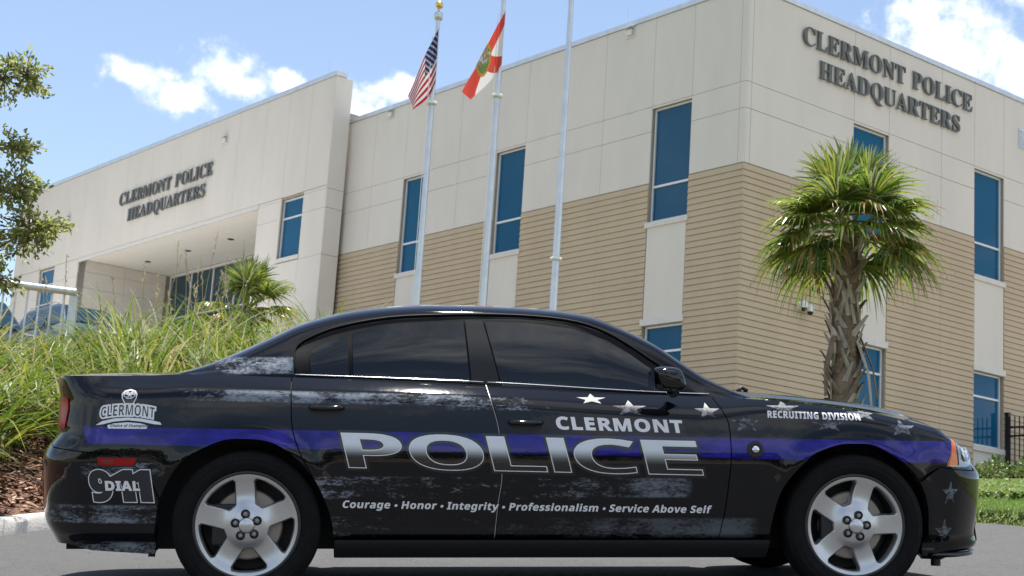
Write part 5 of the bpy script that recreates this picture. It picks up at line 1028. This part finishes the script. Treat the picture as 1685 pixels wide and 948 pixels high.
OUT = {
 'rear_door': sh(G1, gp) + arr_door + [(-1.108, .296)] + sh(G2[::-1], -gp) + top_edge(-.352-gp, -1.331+gp, 24),
 'front_door': sh(G2, gp) + sh(G3[::-1], -gp) + top_edge(.812-gp, -.352+gp, 28),
 'front_wing': sh(G3, gp) + [(1.078, .296)] + arf_wing + [(1.995,.662),(2.12,.648),(2.30,.640),(2.33,.66),(2.33,.78)] + top_edge(2.33, .812+gp, 40),
 'rear_quarter': [(-3.31,.79),(-2.75,.765),(-2.56,.735),(-2.15,.700),(-1.995,.60),(-1.948,.495)] + arr_quarter + [(q[0]-gp, q[1]) for q in G1[::-1]] + top_edge(-1.331-gp, -3.31, 50),
 'rear_bumper': [(-3.31,.255),(-2.5,.258),(-2.3,.232),(-1.982,.215)] + arr_bump + [(-1.953,.490),(-2.0,.597),(-2.155,.695),(-2.56,.730),(-2.75,.760),(-3.31,.785)],
 'front_bumper': [(1.947,.185)] + arf_bump[::-1] + [(1.888,.590),(1.995,.657),(2.12,.643),(2.30,.635),(3.06,.635),(3.06,.195),(2.5,.190),(2.2,.172)],
 'front_fascia': [(2.336,.642),(3.06,.642),(3.06,.788),(2.336,.795)],
}
labels = {'front_door': None}
PARTS = {}
for sgn in (-1, 1):
    S = S_(sgn)
    for nm, P in OUT.items():
        ts = [q[0] for q in P]
        mb = patch([P], S, 0, .028, inner_pts(min(ts)+.02, max(ts), .17), rim=.03)
        PARTS[nm, sgn] = mb.build(nm, wrap if nm != 'front_fascia' else gloss, car)
S = S_(-1)
near = lambda nm: PARTS[nm, -1]
# dark inner skin under the gaps, rockers, wheel housings, floor
for sgn in (-1, 1):
    P = [(-2.9,.27)] + [(a+.012*(1 if a < -1.54 else -1)*0-.0, b) for a, b in ARR if b > .27] + [(1.08,.27)] + [q for q in ARF if q[1] > .27] + [(2.8,.27),(2.8,.76)] + [(a, b-.02) for a, b in top_edge(2.28, -2.9, 60)]
    Sk = S_(sgn)
    mb = patch([P], lambda t, z, o: Sk(t, z, -.024), 0, .06, [q for q in inner_pts(-2.8, 2.7) if random.random() < .3]); mb.build('inner_shell', under, car)
    # rocker
    mb = MB()
    def rk(u, v, sgn=sgn):
        t = -1.100 + 2.175*u; z = .200+.092*v; y = .952-.012-.075*(1-v)**1.5 - .012
        return (t, sgn*y, z)
    mb.grid(rk, 40, 8, flip=sgn > 0); mb.build('rocker_sill', plas, car, smooth=True)
    for ar, cx in ((ARR, -1.545), (ARF, 1.515)):
        mb = MB(); q = [a for a in ar]
        rows = []
        for (a, b) in q:
            p0 = Sk(a, b, 0)[0]; p1 = p0+Vector((0, -sgn*.03, 0)); dd = Vector((a-cx, 0, max(0, b-.36))).normalized()*.035
            rows.append([p0, p1, p1+dd+Vector((0, -sgn*.004, 0)), p1+dd+Vector((0, -sgn*.42, 0))])
        mb.add([v for r in rows for v in r], [((i*4+k), (i*4+k+1), (i+1)*4+k+1, (i+1)*4+k) if sgn < 0 else ((i+1)*4+k, (i+1)*4+k+1, i*4+k+1, i*4+k) for i in range(len(rows)-1) for k in range(3)])
        mb.box(cx-.52, cx+.52, sgn*.52-.01, sgn*.52+.01, .22, .86)
        mb.build('wheel_housing', plas, car)
mb = MB(); mb.box(-2.45, 2.25, -.50, .50, .215, .26); mb.box(-1.1, 1.06, -.86, .86, .205, .25); mb.box(-2.35, -1.99, -.70, .70, .29, .33); mb.box(1.97, 2.15, -.6, .6, .24, .28); mb.build('underbody', under, car)
mb = MB(); mb.tube([(2.02, -.72, .18), (2.02, -.72, .145)], .025, 10); mb.build('jacking_stub', plas, car)

# bonnet, boot lid, cowl
ZC_F = Spline1([(.9,1.055),(1.03,1.045),(1.18,1.036),(1.41,1.014),(1.65,.985),(1.81,.955),(1.98,.915),(2.15,.868),(2.25,.835),(2.35,.805)])
def hood(sgn_all):
    def fn(u, v):
        t = .98 + (3.06-.98)*u**.9; sgn = -1 if v < .5 else 1; w_ = 1-abs(2*v-1)
        a = S_(sgn)(t, ZS(t), 0)[0]; xc = .93 + (2.36-.93)*(t-.98)/(3.06-.98); zc = ZC_F(xc) if t < 2.2 else ZC_F(xc)
        q = a.lerp(Vector((xc, 0, zc)), w_); q.z = a.z + (zc-a.z)*(1-(1-w_)**2.4) + .012*sstep(w_, .18, .30)*(1-sstep(t, 1.9, 2.3))
        return q
    return fn
mb = MB(); mb.grid(hood(0), 50, 40); mb.build('bonnet', wrap, car, smooth=True)
def deck(u, v):
    t = -1.80 + (-3.31+1.80)*u; sgn = -1 if v < .5 else 1; w_ = 1-abs(2*v-1)
    a = S_(sgn)(t, ZS(t), 0)[0]; k = u; xc = -1.74 + (-2.475+1.74)*k; zc = 1.128-.018*k
    q = a.lerp(Vector((xc, 0, zc)), w_); q.z = a.z+(zc-a.z)*(1-(1-w_)**2.2)
    return q
mb = MB(); mb.grid(deck, 30, 32, flip=True); mb.build('boot_lid', wrap, car, smooth=True)

# ---- greenhouse
ZR = Spline1([(-2.02,1.075),(-1.90,1.105),(-1.752,1.165),(-1.574,1.250),(-1.425,1.325),(-1.318,1.378),(-1.20,1.418),(-1.085,1.448),(-.96,1.470),(-.82,1.486),(-.60,1.498),(-.31,1.497),(-.05,1.487),(.10,1.473),(.225,1.452),(.33,1.415),(.43,1.372),(.56,1.306),(.69,1.216),(.86,1.104),(.98,1.036),(1.08,.99)])
YR = Spline1([(-2.05,.72),(-1.7,.66),(-1.3,.615),(-.8,.60),(-.2,.60),(.2,.615),(.5,.655),(.8,.72),(1.1,.78)])
cache = {}
def section(x):
    k = round(x, 4)
    if k in cache: return cache[k]
    zb = ZS(x)-.012; yb = WPL(x)[1]-.172*(1-.38*sstep(x, .70, 1.1)); zc = ZR(x)+.004; H = max(.004, zc-zb); yr = min(YR(x), yb-.004); zr = zc-min(.062, .40*H)
    C = np.array([(yb, zb), (yb-.16*(yb-yr), zb+.36*(zr-zb)), (yr+.30*(yb-yr), zr-.24*min(.34, H)), (yr+.02, zr+.004), (yr-.10, zc-.014*min(1, H/.3)), (yr*.45, zc-.001), (0, zc)])
    n = len(C); d = 3; kn = np.concatenate([np.zeros(d), np.linspace(0, 1, n-d+1), np.ones(d)])
    us = np.concatenate([np.linspace(0, .80, 36), np.linspace(.83, 1, 6)]); out = []
    for u in us:
        j = min(n-1, max(d, int(np.searchsorted(kn, u, side='right')-1))); D = [C[i+j-d].copy() for i in range(d+1)]
        for r in range(1, d+1):
            for i in range(d, r-1, -1):
                den = kn[i+1+j-r]-kn[i+j-d]; al = 0 if den == 0 else (u-kn[i+j-d])/den; D[i] = (1-al)*D[i-1]+al*D[i]
        out.append(D[d])
    cache[k] = np.array(out); return cache[k]
def Yg(x, z):
    s = section(x); m = int(np.argmax(s[:, 1])); return float(np.interp(z, s[:m+1, 1], s[:m+1, 0]))
def G_(sgn):
    def f(x, z, off=0):
        e = .006; y = Yg(x, z); dyx = (Yg(x+e, z)-Yg(x-e, z))/(2*e); dyz = (Yg(x, z+e)-Yg(x, z-e))/(2*e)
        n = Vector((-dyx, 1, -dyz)).normalized(); p = Vector((x, y, z))+n*off
        return Vector((p.x, sgn*p.y, p.z)), Vector((n.x, sgn*n.y, n.z))
    return f
xs_ = np.concatenate([np.linspace(-1.985, -1.0, 34), np.linspace(-.96, .16, 26), np.linspace(.20, 1.05, 32)])
nw = 42; ICOR = 25
def shell(name, mt, x0, x1, i0, i1, both=True):
    X = [x for x in xs_ if x0-1e-6 <= x <= x1+1e-6]; mb = MB()
    if i1 == nw-1:     # across the centre line
        cols = [(i, -1) for i in range(i0, nw)] + [(i, 1) for i in range(nw-2, i0-1, -1)]; sets = [cols]
    else: sets = [[(i, -1) for i in range(i0, i1+1)], [(i, 1) for i in range(i1, i0-1, -1)]]
    obs = []
    for cols in sets:
        vs = []; mb = MB()
        for x in X:
            s = section(x)
            for i, sg in cols: vs.append((x, sg*s[i, 0], s[i, 1]))
        n = len(cols); mb.add(vs, [(a*n+b, (a+1)*n+b, (a+1)*n+b+1, a*n+b+1) for a in range(len(X)-1) for b in range(n-1)])
        obs.append(mb.build(name, mt, car, smooth=True))
    return obs
XW = float(xs_[np.argmin(abs(xs_-.24))]); XB = float(xs_[np.argmin(abs(xs_+1.12))])
shell('side_frame', wrap, -3, 3, 0, ICOR)
shell('roof', wrap, XB, XW, ICOR, nw-1)
shell('windshield', tint, XW, 3, ICOR+3, nw-1); shell('rear_window', tint, -3, XB, ICOR+3, nw-1)
for a, b in ((XW, 3), (-3, XB)): shell('roof_pillar', wrap, a, b, ICOR, ICOR+3)
DLO = [(-1.312,1.098),(-1.318,1.182),(-1.308,1.232),(-1.243,1.280),(-1.091,1.340),(-.844,1.389),(-.593,1.406),(-.341,1.413),(-.088,1.407),(.134,1.381),(.288,1.327),(.424,1.247),(.556,1.155),(.700,1.062),(.752,1.022),(.492,1.018),(-.357,1.060)]
FG = [(-.352,1.386),(-.121,1.383),(.115,1.354),(.285,1.295),(.405,1.222),(.508,1.145),(.585,1.075),(.625,1.032),(.136,1.040),(-.271,1.055)]
RG = [(-1.030,1.314),(-.952,1.340),(-.844,1.362),(-.656,1.379),(-.462,1.385),(-.433,1.068),(-.723,1.080),(-1.021,1.092)]
QG = [(-1.243,1.192),(-1.225,1.222),(-1.196,1.247),(-1.055,1.306),(-1.042,1.094),(-1.232,1.102)]
BP = [(-.452,1.390),(-.362,1.390),(-.280,1.057),(-.424,1.066)]
def gin(P, s=.05):
    xs2 = np.arange(min(q[0] for q in P), max(q[0] for q in P), s); zs2 = np.arange(min(q[1] for q in P), max(q[1] for q in P), s*.6); return [(a, b) for a in xs2 for b in zs2]
rz = lambda P: [(a, min(b, ZR(a)-.075)) for a, b in P]
for sgn in (-1, 1):
    G = G_(sgn)
    patch([rz(DLO)], G, .004, .04, gin(DLO), rim=.006).build('window_surround', trimb, car)
    for nm, P in (('front_side_window', FG), ('rear_side_window', RG), ('quarter_window', QG)):
        patch([rz(P)], G, .0075, .04, gin(P), rim=.004).build(nm, tint, car)
    patch([rz(BP)], G, .010, .04, gin(BP), rim=.006).build('pillar_cover', postm, car)
    # bright strip along the foot of the windows and thin frame line over the roof
    mb = MB(); 
    def strip(xa, xb, dz, r, y_off=.012):
        pts = []
        for i in range(40):
            x = xa+(xb-xa)*i/39; z = ZS(x)+dz; p, n = G(x, z, y_off); pts.append(p)
        mb.tube(pts, r, 6)
    strip(-1.31, -.365, .012, .003); strip(-.345, .80, .012, .003); strip(-1.31, .78, -.006, .0018, .008)
    mb.build('belt_moulding', chrome, car, smooth=True)
    mb = MB(); loop = [q for q in DLO if q[1] > 1.09] ; loop = smooth_line(loop[:15], 3); mb.tube([G(a, min(b+.012, ZR(a)-.066), .006)[0] for a, b in loop], .006, 6); mb.build('door_seal', trimb, car, smooth=True)
# dark deck below the glass
mb = MB()
def shelf(u, v):
    x = -1.9+2.95*u; y = (WPL(x)[1]-.19)*(2*v-1); return (x, y, ZS(x)-.03)
mb.grid(shelf, 20, 8); mb.build('interior_shelf', under, car)
mb = MB()   # wipers and cowl edge
mb.tube([(.985, -.55, 1.040), (1.00, -.1, 1.075), (.98, .35, 1.085)], .011, 6); mb.tube([(1.02, .1, 1.07), (1.0, .55, 1.055)], .011, 6); mb.tube([(1.06, -.35, 1.045), (1.09, -.33, 1.072), (1.12, -.34, 1.05)], .012, 6); mb.build('wiper', plas, car, smooth=True)
mb = MB(); mb.lathe([(.0, .022), (.012, .02), (.016, 0)], (1.55, -.38, 1.0), (0, 0, 1), 10); mb.build('washer_jet', plas, car)

# mirrors
for sgn in (-1, 1):
    mb = MB()
    def mir(u, v, sgn=sgn):
        a = 2*math.pi*u; b = math.pi*(v-.5); e = .62
        c_ = lambda q: math.copysign(abs(q)**e, q)
        x = .53 + .072*c_(math.cos(b))*c_(math.cos(a))*1.05 + .012*math.sin(b); z = 1.092 + .062*c_(math.cos(b))*c_(math.sin(a)); y = 1.03 + .105*c_(math.sin(b))
        x += .030*(1-math.copysign(1, 0))*0 + .016*(z-1.09)/.06*-1
        return (x, sgn*y, z)
    mb.grid(mir, 24, 14, flip=sgn > 0); m_ = mb.build('door_mirror', gloss, car, smooth=True)
    mb = MB(); mb.tube([(.60, sgn*.845, 1.035), (.575, sgn*.90, 1.045), (.55, sgn*.965, 1.075)], [.034, .028, .03], 10); mb.build('mirror_arm', gloss, m_, smooth=True)
    mb = MB(); mb.add([(.452, sgn*.945, 1.05), (.452, sgn*1.11, 1.05), (.448, sgn*1.11, 1.13), (.448, sgn*.945, 1.13)], [(0, 1, 2, 3)]); mb.build('mirror_glass', chrome, m_)

# handles
for sgn in (-1, 1):
    Sg = S_(sgn)
    for cx, cz, dn in ((-1.150, .934, 'rear_door'), (-.166, .869, 'front_door')):
        el_ = [(cx+.088*math.cos(a), cz-.008+(.044 if math.sin(a) < 0 else .026)*math.sin(a)) for a in np.linspace(0, 2*math.pi, 28, endpoint=False)]
        patch([el_], lambda t, z, o: Sg(t, z, .0012), 0, .02, gin(el_, .02)).build('handle_recess', plas, PARTS[dn, sgn])
        mb = MB(); pts = []
        for i in range(13):
            u = i/12; x = cx-.084+.168*u; p, n = Sg(x, cz+.004-.004*math.cos((u-.5)*3), .012+.020*math.sin(math.pi*u)**.6); pts.append(p)
        mb.tube(pts, [.009]+[.013]*11+[.009], 10); mb.build('handle', gloss, PARTS[dn, sgn], smooth=True)

# lamps
orange = mat('amber_lens', (.75, .16, .01), .15, coat=.5); clear = mat('clear_lens', (.30, .31, .32), .08, .6, coat=.6); redl = mat('red_lens', (.30, .004, .004), .2, spec=.3); redd = mat('dark_red_lens', (.16, .006, .006), .15, coat=.5)
for sgn in (-1, 1):
    Sg = S_(sgn); so_ = lambda o_: (lambda t, z, o: Sg(t, z, o_))
    hl = [(2.035,.664),(2.085,.77),(2.11,.808),(2.19,.806),(2.27,.790),(2.30,.74),(2.31,.672),(2.20,.657)]
    hlo = patch([hl], so_(.004), 0, .03, gin(hl, .03), rim=.01).build('headlight', clear, PARTS['front_wing', sgn])
    am_ = [(2.043,.668),(2.088,.766),(2.108,.802),(2.135,.804),(2.112,.745),(2.112,.668)]
    patch([am_], so_(.008), 0, .03, gin(am_, .03), rim=.004).build('side_reflector', orange, hlo)
    bz = [(2.112,.668),(2.112,.745),(2.135,.804),(2.150,.804),(2.128,.745),(2.128,.668)]
    patch([bz], so_(.007), 0, .03, rim=.004).build('bezel', plas, hlo)
    for cx in (2.21,):
        p, n = Sg(cx, .725, .006); mb = MB(); mb.lathe([(0, .004), (.030, .004), (.036, .010), (.040, 0)], p, n, 20); mb.build('lamp_ring', chrome, hlo, smooth=True)
    tl = [(-2.49,.825),(-2.475,.92),(-2.49,.975),(-3.2,.985),(-3.2,.825)]
    tlo = patch([tl], so_(.006), 0, .05, gin(tl, .05), rim=.008).build('tail_light', redl, PARTS['rear_quarter', sgn])
    sm_ = [(-2.245,.684),(-2.060,.682),(-2.075,.648),(-2.240,.647)]
    k_ = offset_poly(sm_ if area(sm_) > 0 else sm_[::-1], .006)
    patch([k_], so_(.003), 0, .03, gin(sm_, .03), rim=.004).build('marker_frame', plas, PARTS['rear_bumper', sgn])
    mo = patch([sm_], so_(.0055), 0, .03, gin(sm_, .03), rim=.003).build('side_marker', redl, PARTS['rear_bumper', sgn])
    b_ = [(-2.225,.675),(-2.17,.675),(-2.17,.655),(-2.225,.655)]; patch([b_], so_(.0065), 0, .03, rim=.001).build('marker_insert', redd, mo)
    p, n = Sg(1.0, .745, 0); mb = MB(); mb.lathe([(.044, 0), (.040, .006), (.022, .006), (.02, .002)], p, n, 20); bo = mb.build('surveillance_mount', plas, PARTS['front_wing', sgn], smooth=True)
    mb = MB(); mb.lathe([(.021, .004), (.018, .014), (.008, .018), (0, .019)], p, n, 20); mb.build('stud', chrome, bo, smooth=True)
# grille and lower intake
mb = MB()
for sgn in (-1, 1):
    P = [(2.66,.655),(3.05,.655),(3.05,.78),(2.60,.785)]; patch([P], lambda t, z, o: S_(sgn)(t, z, .004), 0, .04, mb=mb)
mb.build('grille', plas, car)
mb = MB()
for sgn in (-1, 1):
    P = [(2.5,.235),(3.05,.235),(3.05,.36),(2.55,.36)]; patch([P], lambda t, z, o: S_(sgn)(t, z, .004), 0, .04, mb=mb)
mb.build('air_intake', plas, car)
mb = MB()   # chin spoiler under the front bumper
def chin(u, v):
    t = 1.96 + (3.06-1.96)*abs(2*u-1); sg = -1 if u < .5 else 1; p, n = S_(sg)(t, .215, 0); out = .030*sstep(t, 1.98, 2.2)
    nn = Vector((n.x, n.y, 0)).normalized(); a = v*2*math.pi; return p + nn*(out*.4+.016*math.cos(a)) + Vector((0, 0, -.012+.013*math.sin(a)))
mb.grid(chin, 60, 10); mb.build('chin_spoiler', gloss, car, smooth=True)

# ---- wheels
rimm = mat('wheel_silver', (.54, .545, .55), .32, .85, vary=.05, vscale=9); rimd = mat('wheel_dark', (.03, .03, .031), .6); disc_m = mat('brake_disc', (.30, .27, .24), .45, .7)
def wheel(cx, sgn, rot):
    o = thing('wheel', None, None); o.parent = car; o.location = (cx, sgn*.90, .362); 
    ax = (0, sgn, 0)
    m = MB(); R = .362; m.lathe([(.25, -.20), (.30, -.215), (.335, -.205), (.354, -.185), (R, -.15), (R+.001, -.03), (.357, -.002), (.346, .013), (.343, .012), (.340, .0165), (.325, .022), (.316, .0235), (.314, .0215), (.310, .0238), (.30, .024), (.284, .0205), (.282, .0185), (.280, .019), (.275, .016), (.259, .004), (.25, -.01)], (0, 0, 0), ax, 72)
    ty = m.build('tyre', tyre_m, o, smooth=True)
    m = MB(); m.lathe([(.262, -.004), (.262, .008), (.255, .012), (.247, .008), (.240, -.012), (.236, -.05), (.225, -.17), (.05, -.18)], (0, 0, 0), ax, 72); m.build('rim_barrel', rimd, o, smooth=True, angle=50)
    m = MB(); m.lathe([(.0, -.06), (.165, -.06), (.172, -.066), (.172, -.085), (0, -.085)], (0, 0, 0), ax, 48); m.build('brake_disc', disc_m, o, smooth=True, angle=30)
    m = MB(); m.box(-.17, -.02, sgn*-.05-.03, sgn*-.05+.03, -.10, .10); m.build('caliper', plas, o, bevel=.01)
    # cover face with five openings
    def face(a, b, off):
        r = math.hypot(a, b); h = .010*sstep(r, .20, .25) + .016*sstep(r, .13, .06) - .012*math.exp(-((r-.16)/.06)**2)
        return Vector((a, sgn*(h+off), b)), Vector((0, sgn, 0))
    circ = lambda r, n: [(r*math.cos(2*math.pi*i/n), r*math.sin(2*math.pi*i/n)) for i in range(n)]
    holes = []; hp = []
    for k in range(5):
        a1 = R_(rot+72*k); a2 = a1+R_(72); am = (a1+a2)/2; hw = .043
        # edge lines parallel to each spoke
        def edge(a, side, r):
            c_ = math.sqrt(max(0, r*r-hw*hw)); return (math.cos(a)*c_ - side*math.sin(a)*hw, math.sin(a)*c_ + side*math.cos(a)*hw)
        ri, ro = .108, .233
        e1 = [edge(a1, 1, r) for r in np.linspace(ri, ro-.014, 7)]; e2 = [edge(a2, -1, r) for r in np.linspace(ro-.014, ri, 7)]
        b1 = math.atan2(e1[-1][1], e1[-1][0]); b2 = math.atan2(e2[0][1], e2[0][0]); b2 = b2 if b2 > b1 else b2+2*math.pi
        arc = [(ro*math.cos(b), ro*math.sin(b)) for b in np.linspace(b1+.04, b2-.04, 14)]
        c_in = [(.104*math.cos(am+q), .104*math.sin(am+q)) for q in (.10, 0, -.10)]
        holes.append(e1+arc+e2+c_in)
    inner = [(r*math.cos(a), r*math.sin(a)) for r in np.arange(.03, .26, .016) for a in np.arange(0, 6.28, .016/r)]
    m = patch([circ(.256, 90)] + [h[::-1] if area(h) > 0 else h for h in holes], face, 0, .012, inner, evenodd=True)
    n_ = len(m.v)
    # recompute normals from geometry, bevelled walls into the openings
    m.hasn = False
    for h in holes:
        h = densify(h, .012); cxh = sum(q[0] for q in h)/len(h); czh = sum(q[1] for q in h)/len(h); rows = []
        for a, b in h:
            p = face(a, b, 0)[0]; d = Vector((cxh-a, 0, czh-b)).normalized(); r2 = math.hypot(a, b)
            rows.append([p, p+d*.004+Vector((0, -sgn*.003, 0)), p+d*.008+Vector((0, -sgn*.016, 0)), p+d*.011+Vector((0, -sgn*.050, 0))])
        nn = len(rows); fl = [(i*4+k, i*4+k+1, ((i+1) % nn)*4+k+1, ((i+1) % nn)*4+k) for i in range(nn) for k in range(3)]
        m.add([v for r in rows for v in r], fl)
    cv = m.build('wheel_cover', rimm, o, smooth=True, angle=60)
    m = MB(); m.lathe([(.0, .036), (.030, .035), (.036, .030), (.040, .018), (.062, .016), (.070, .012), (.072, .004)], (0, 0, 0), ax, 36); hb = m.build('hub_cap', mat('hub_silver', (.58, .59, .60), .3, .8), o, smooth=True, angle=40)
    m = MB()
    for k in range(5):
        a = R_(rot+72*k+2); p = Vector((.056*math.cos(a), sgn*.012, .056*math.sin(a)))
        m = MB(); m.lathe([(.0225, .002), (.0225, .012), (.018, .014), (.0135, .006)], p, ax, 16); lg = m.build('lug_ring', plas, o)
        m = MB(); m.lathe([(.0125, .0), (.0122, .014), (.009, .018), (0, .019)], p, ax, 12); m.build('lug_nut', mat('lug_steel', (.30, .30, .31), .3, .8), lg, smooth=True, angle=40)
    return o
# in the picture plane of the near side the angle runs anticlockwise with x to the right
for cx, rot in ((-1.5265, 94), (1.5265, 74)):
    for sgn in (-1, 1): wheel(cx, sgn, rot if sgn < 0 else rot+17)

# ---- graphics on the near side
so = lambda o_: (lambda t, z, o: S(t, z, o_))
def gpts(items, s=.02):
    xs2 = [q[0] for it in items for P in it for q in P]; zs2 = [q[1] for it in items for P in it for q in P]
    return [(a, b) for a in np.arange(min(xs2), max(xs2), s) for b in np.arange(min(zs2), max(zs2), s)]
def decal(items, mt, off, parent, name='lettering', grow=0, s=.02):
    mb = MB()
    for it in items:
        ps = [P if not grow else offset_poly(P, grow) for P in orient(it)]
        if grow < 0: ps = [P for P in ps if abs(area(P)) > 1e-6]
        ip = [(a, b) for a, b in gpts([it], s)] if s else None
        patch(ps, so(off), 0, .02, ip, mb=mb)
    return mb.build(name, mt, parent)
def orient(it):
    """outer loops counter-clockwise, holes clockwise"""
    big = max(it, key=lambda P: abs(area(P))); out = []
    for P in it:
        hole = P is not big and wind([big], sum(q[0] for q in P)/len(P), sum(q[1] for q in P)/len(P)) != 0
        out.append(P if (area(P) > 0) != hole else P[::-1])
    return out
pol = []
for ch, x0, x1 in (('P',-1.037,-.75),('O',-.72,-.354),('L',-.322,-.053),('I',-.022,.067),('C',.097,.415),('E',.453,.735)):
    adv, sp_ = glyph('B', ch) if ch != 'I' else (0, [[(0, 0), (.1, 0), (.1, .48), (0, .48)]])
    xs2 = [q[0] for P in sp_ for q in P]; lo, hi = min(xs2), max(xs2); k = .172/.48
    zb = .643-.0165*(x0+1.028)
    pol.append([[(x0+(a-lo)/(hi-lo)*(x1-x0) - b*k*.256, zb+b*k-.0165*(a-lo)/(hi-lo)*(x1-x0)) for a, b in P] for P in sp_])
dr, df = near('rear_door'), near('front_door')
rear, front = pol[:2], pol[2:]
for its, par in ((rear, dr), (front, df)):
    decal(its, decal_k, .0011, par, 'letter_halo', .013); decal(its, decal_w, .0020, par); decal(its, decal_fade, .0029, par, 'letter_fill', -.0042)
decal(text_polys('CLERMONT', 'B', -.006, .841, .640, .060, -.0215, -.17, capu=.48, track=.03), decal_w, .0018, df, grow=.0022)
# motto split over the two doors
mt_ = text_polys('Courage • Honor • Integrity • Professionalism • Service Above Self', 'B', -1.066, .449, 1.838, .035, -.0125, .20, capu=.48, gap=.2, track=.02)
midx = lambda it: sum(q[0] for q in it[0])/len(it[0])
decal([it for it in mt_ if midx(it) < -.30], decal_w, .0018, dr, s=0, grow=.0006); decal([it for it in mt_ if midx(it) >= -.30], decal_w, .0018, df, s=0, grow=.0006)
wing_ = near('front_wing'); bump_f = near('front_bumper'); qtr = near('rear_quarter'); bump_r = near('rear_bumper')
decal(text_polys('RECRUITING DIVISION', 'B', 1.072, .907, .492, .034, -.022, 0, capu=.48, track=.03), decal_w, .0024, wing_, grow=.0010)
def star(cx, cz, w_, h_, rot=0):
    P = []
    for k in range(10):
        a = math.pi/2+k*math.pi/5+rot; r = 1 if k % 2 == 0 else .40; P.append((cx+r*math.cos(a)*w_/1.9, cz+r*math.sin(a)*h_/1.8))
    return [P]
ST = [(.176,.992,.15,.05),(.364,.947,.175,.075),(.763,.936,.16,.08),(.960,.878,.165,.09),(1.160,.956,.18,.07),(1.390,.873,.18,.07),(1.585,.928,.17,.07),(1.783,.857,.17,.085)]
for q in ST:
    decal([star(*q)] if q[0] != .763 else [star(.763,.936,.13,.08)], star_m, .0012, df if q[0] < .8 else wing_, 'star_graphic', s=.015)
for q in ((2.068,.525,.11,.12), (2.045,.325,.13,.13)): decal([star(*q)], star_m, .0012, bump_f, 'star_graphic', s=.015)
# town badge on the rear quarter
def arch_text(s_, x0, x1, z0, cap, bow, shear=0):
    it = text_polys(s_, 'B', x0, z0, x1-x0, cap, 0, shear, capu=.48, track=.02); xm = (x0+x1)/2; h = (x1-x0)/2
    return [[[(a, b+bow*(1-((a-xm)/h)**2)) for a, b in P] for P in i2] for i2 in it]
pin = [(-2.150,.975),(-2.152,.995),(-2.140,1.012),(-2.114,1.020),(-2.088,1.012),(-2.076,.995),(-2.078,.975),(-2.098,.935),(-2.114,.915),(-2.130,.935)]
pin_in = [(a+(-2.114-a)*.16, b+(.975-b)*.16) for a, b in pin]
swoosh = [(-2.268,.842),(-2.235,.846),(-2.18,.860),(-2.114,.867),(-2.05,.861),(-1.985,.849),(-1.948,.846),(-1.955,.858),(-1.99,.866),(-2.05,.876),(-2.114,.880),(-2.18,.875),(-2.235,.862)][::-1]
plate = [(-2.205,.826),(-2.02,.826),(-2.015,.842),(-2.05,.852),(-2.114,.857),(-2.18,.851),(-2.21,.842)]
ct = arch_text('CLERMONT', -2.245, -1.985, .877, .052, .014)
decal([[pin], [swoosh], [plate]], decal_w, .0012, qtr, 'town_badge')
decal([[pin_in]], decal_k, .0016, qtr, 'badge_pin')
decal(ct, decal_w, .0020, qtr, 'letter_halo', .0075)
decal(ct, decal_k, .0026, qtr, grow=-.0006)
decal(text_polys('Choice of Champions', 'B', -2.195, .834, .185, .0135, 0, 0, capu=.48, gap=.2), decal_k, .0022, qtr, s=0)
def ring(cx, cz, r, w_=.0035): return [[(cx+r*math.cos(a), cz+r*math.sin(a)) for a in np.linspace(0, 2*math.pi, 20, endpoint=False)], [(cx+(r-w_)*math.cos(a), cz+(r-w_)*math.sin(a)) for a in np.linspace(0, 2*math.pi, 20, endpoint=False)]]
decal([ring(-2.128,.992,.0145), ring(-2.114,1.000,.0145), ring(-2.100,.992,.0145)], decal_w, .0020, qtr, 'badge_rings', s=0)
# emergency number
n911 = []
for ch, x0, x1 in (('9',-2.285,-2.195),('1',-2.19,-2.09),('1',-2.105,-2.005)):
    adv, sp_ = glyph('B', ch); xs2 = [q[0] for P in sp_ for q in P]; lo, hi = min(xs2), max(xs2); zs2 = [q[1] for P in sp_ for q in P]; k = .135/max(zs2)
    n911.append([[(x0+(a-lo)/(hi-lo)*(x1-x0)+(.132-b*k)*.16, .482+b*k) for a, b in P] for P in sp_])
decal(n911, decal_w, .0012, bump_r, 'number_outline', .014); decal(n911, mat('decal_navy', (.012, .014, .022), .2, coat=.3), .0020, bump_r, 'number', .0095)
dial = text_polys('DIAL', 'B', -2.205, .528, .162, .043, 0, -.1, capu=.48, track=.03); decal(dial, decal_k, .0028, bump_r, 'letter_halo', .006); decal(dial, decal_w, .0034, bump_r, grow=.0022)
# pale wrap edge along the door gaps
mb = MB()
for L in (G2,):
    P = [(a-.0010, b) for a, b in L] + [(a+.0022, b) for a, b in L[::-1]]
    patch([P], lambda t, z, o: S(t-.0028, z, .0006), 0, .02, mb=mb)
mb.build('wrap_edge', mat('wrap_edge', (.30, .30, .31), .4), dr)
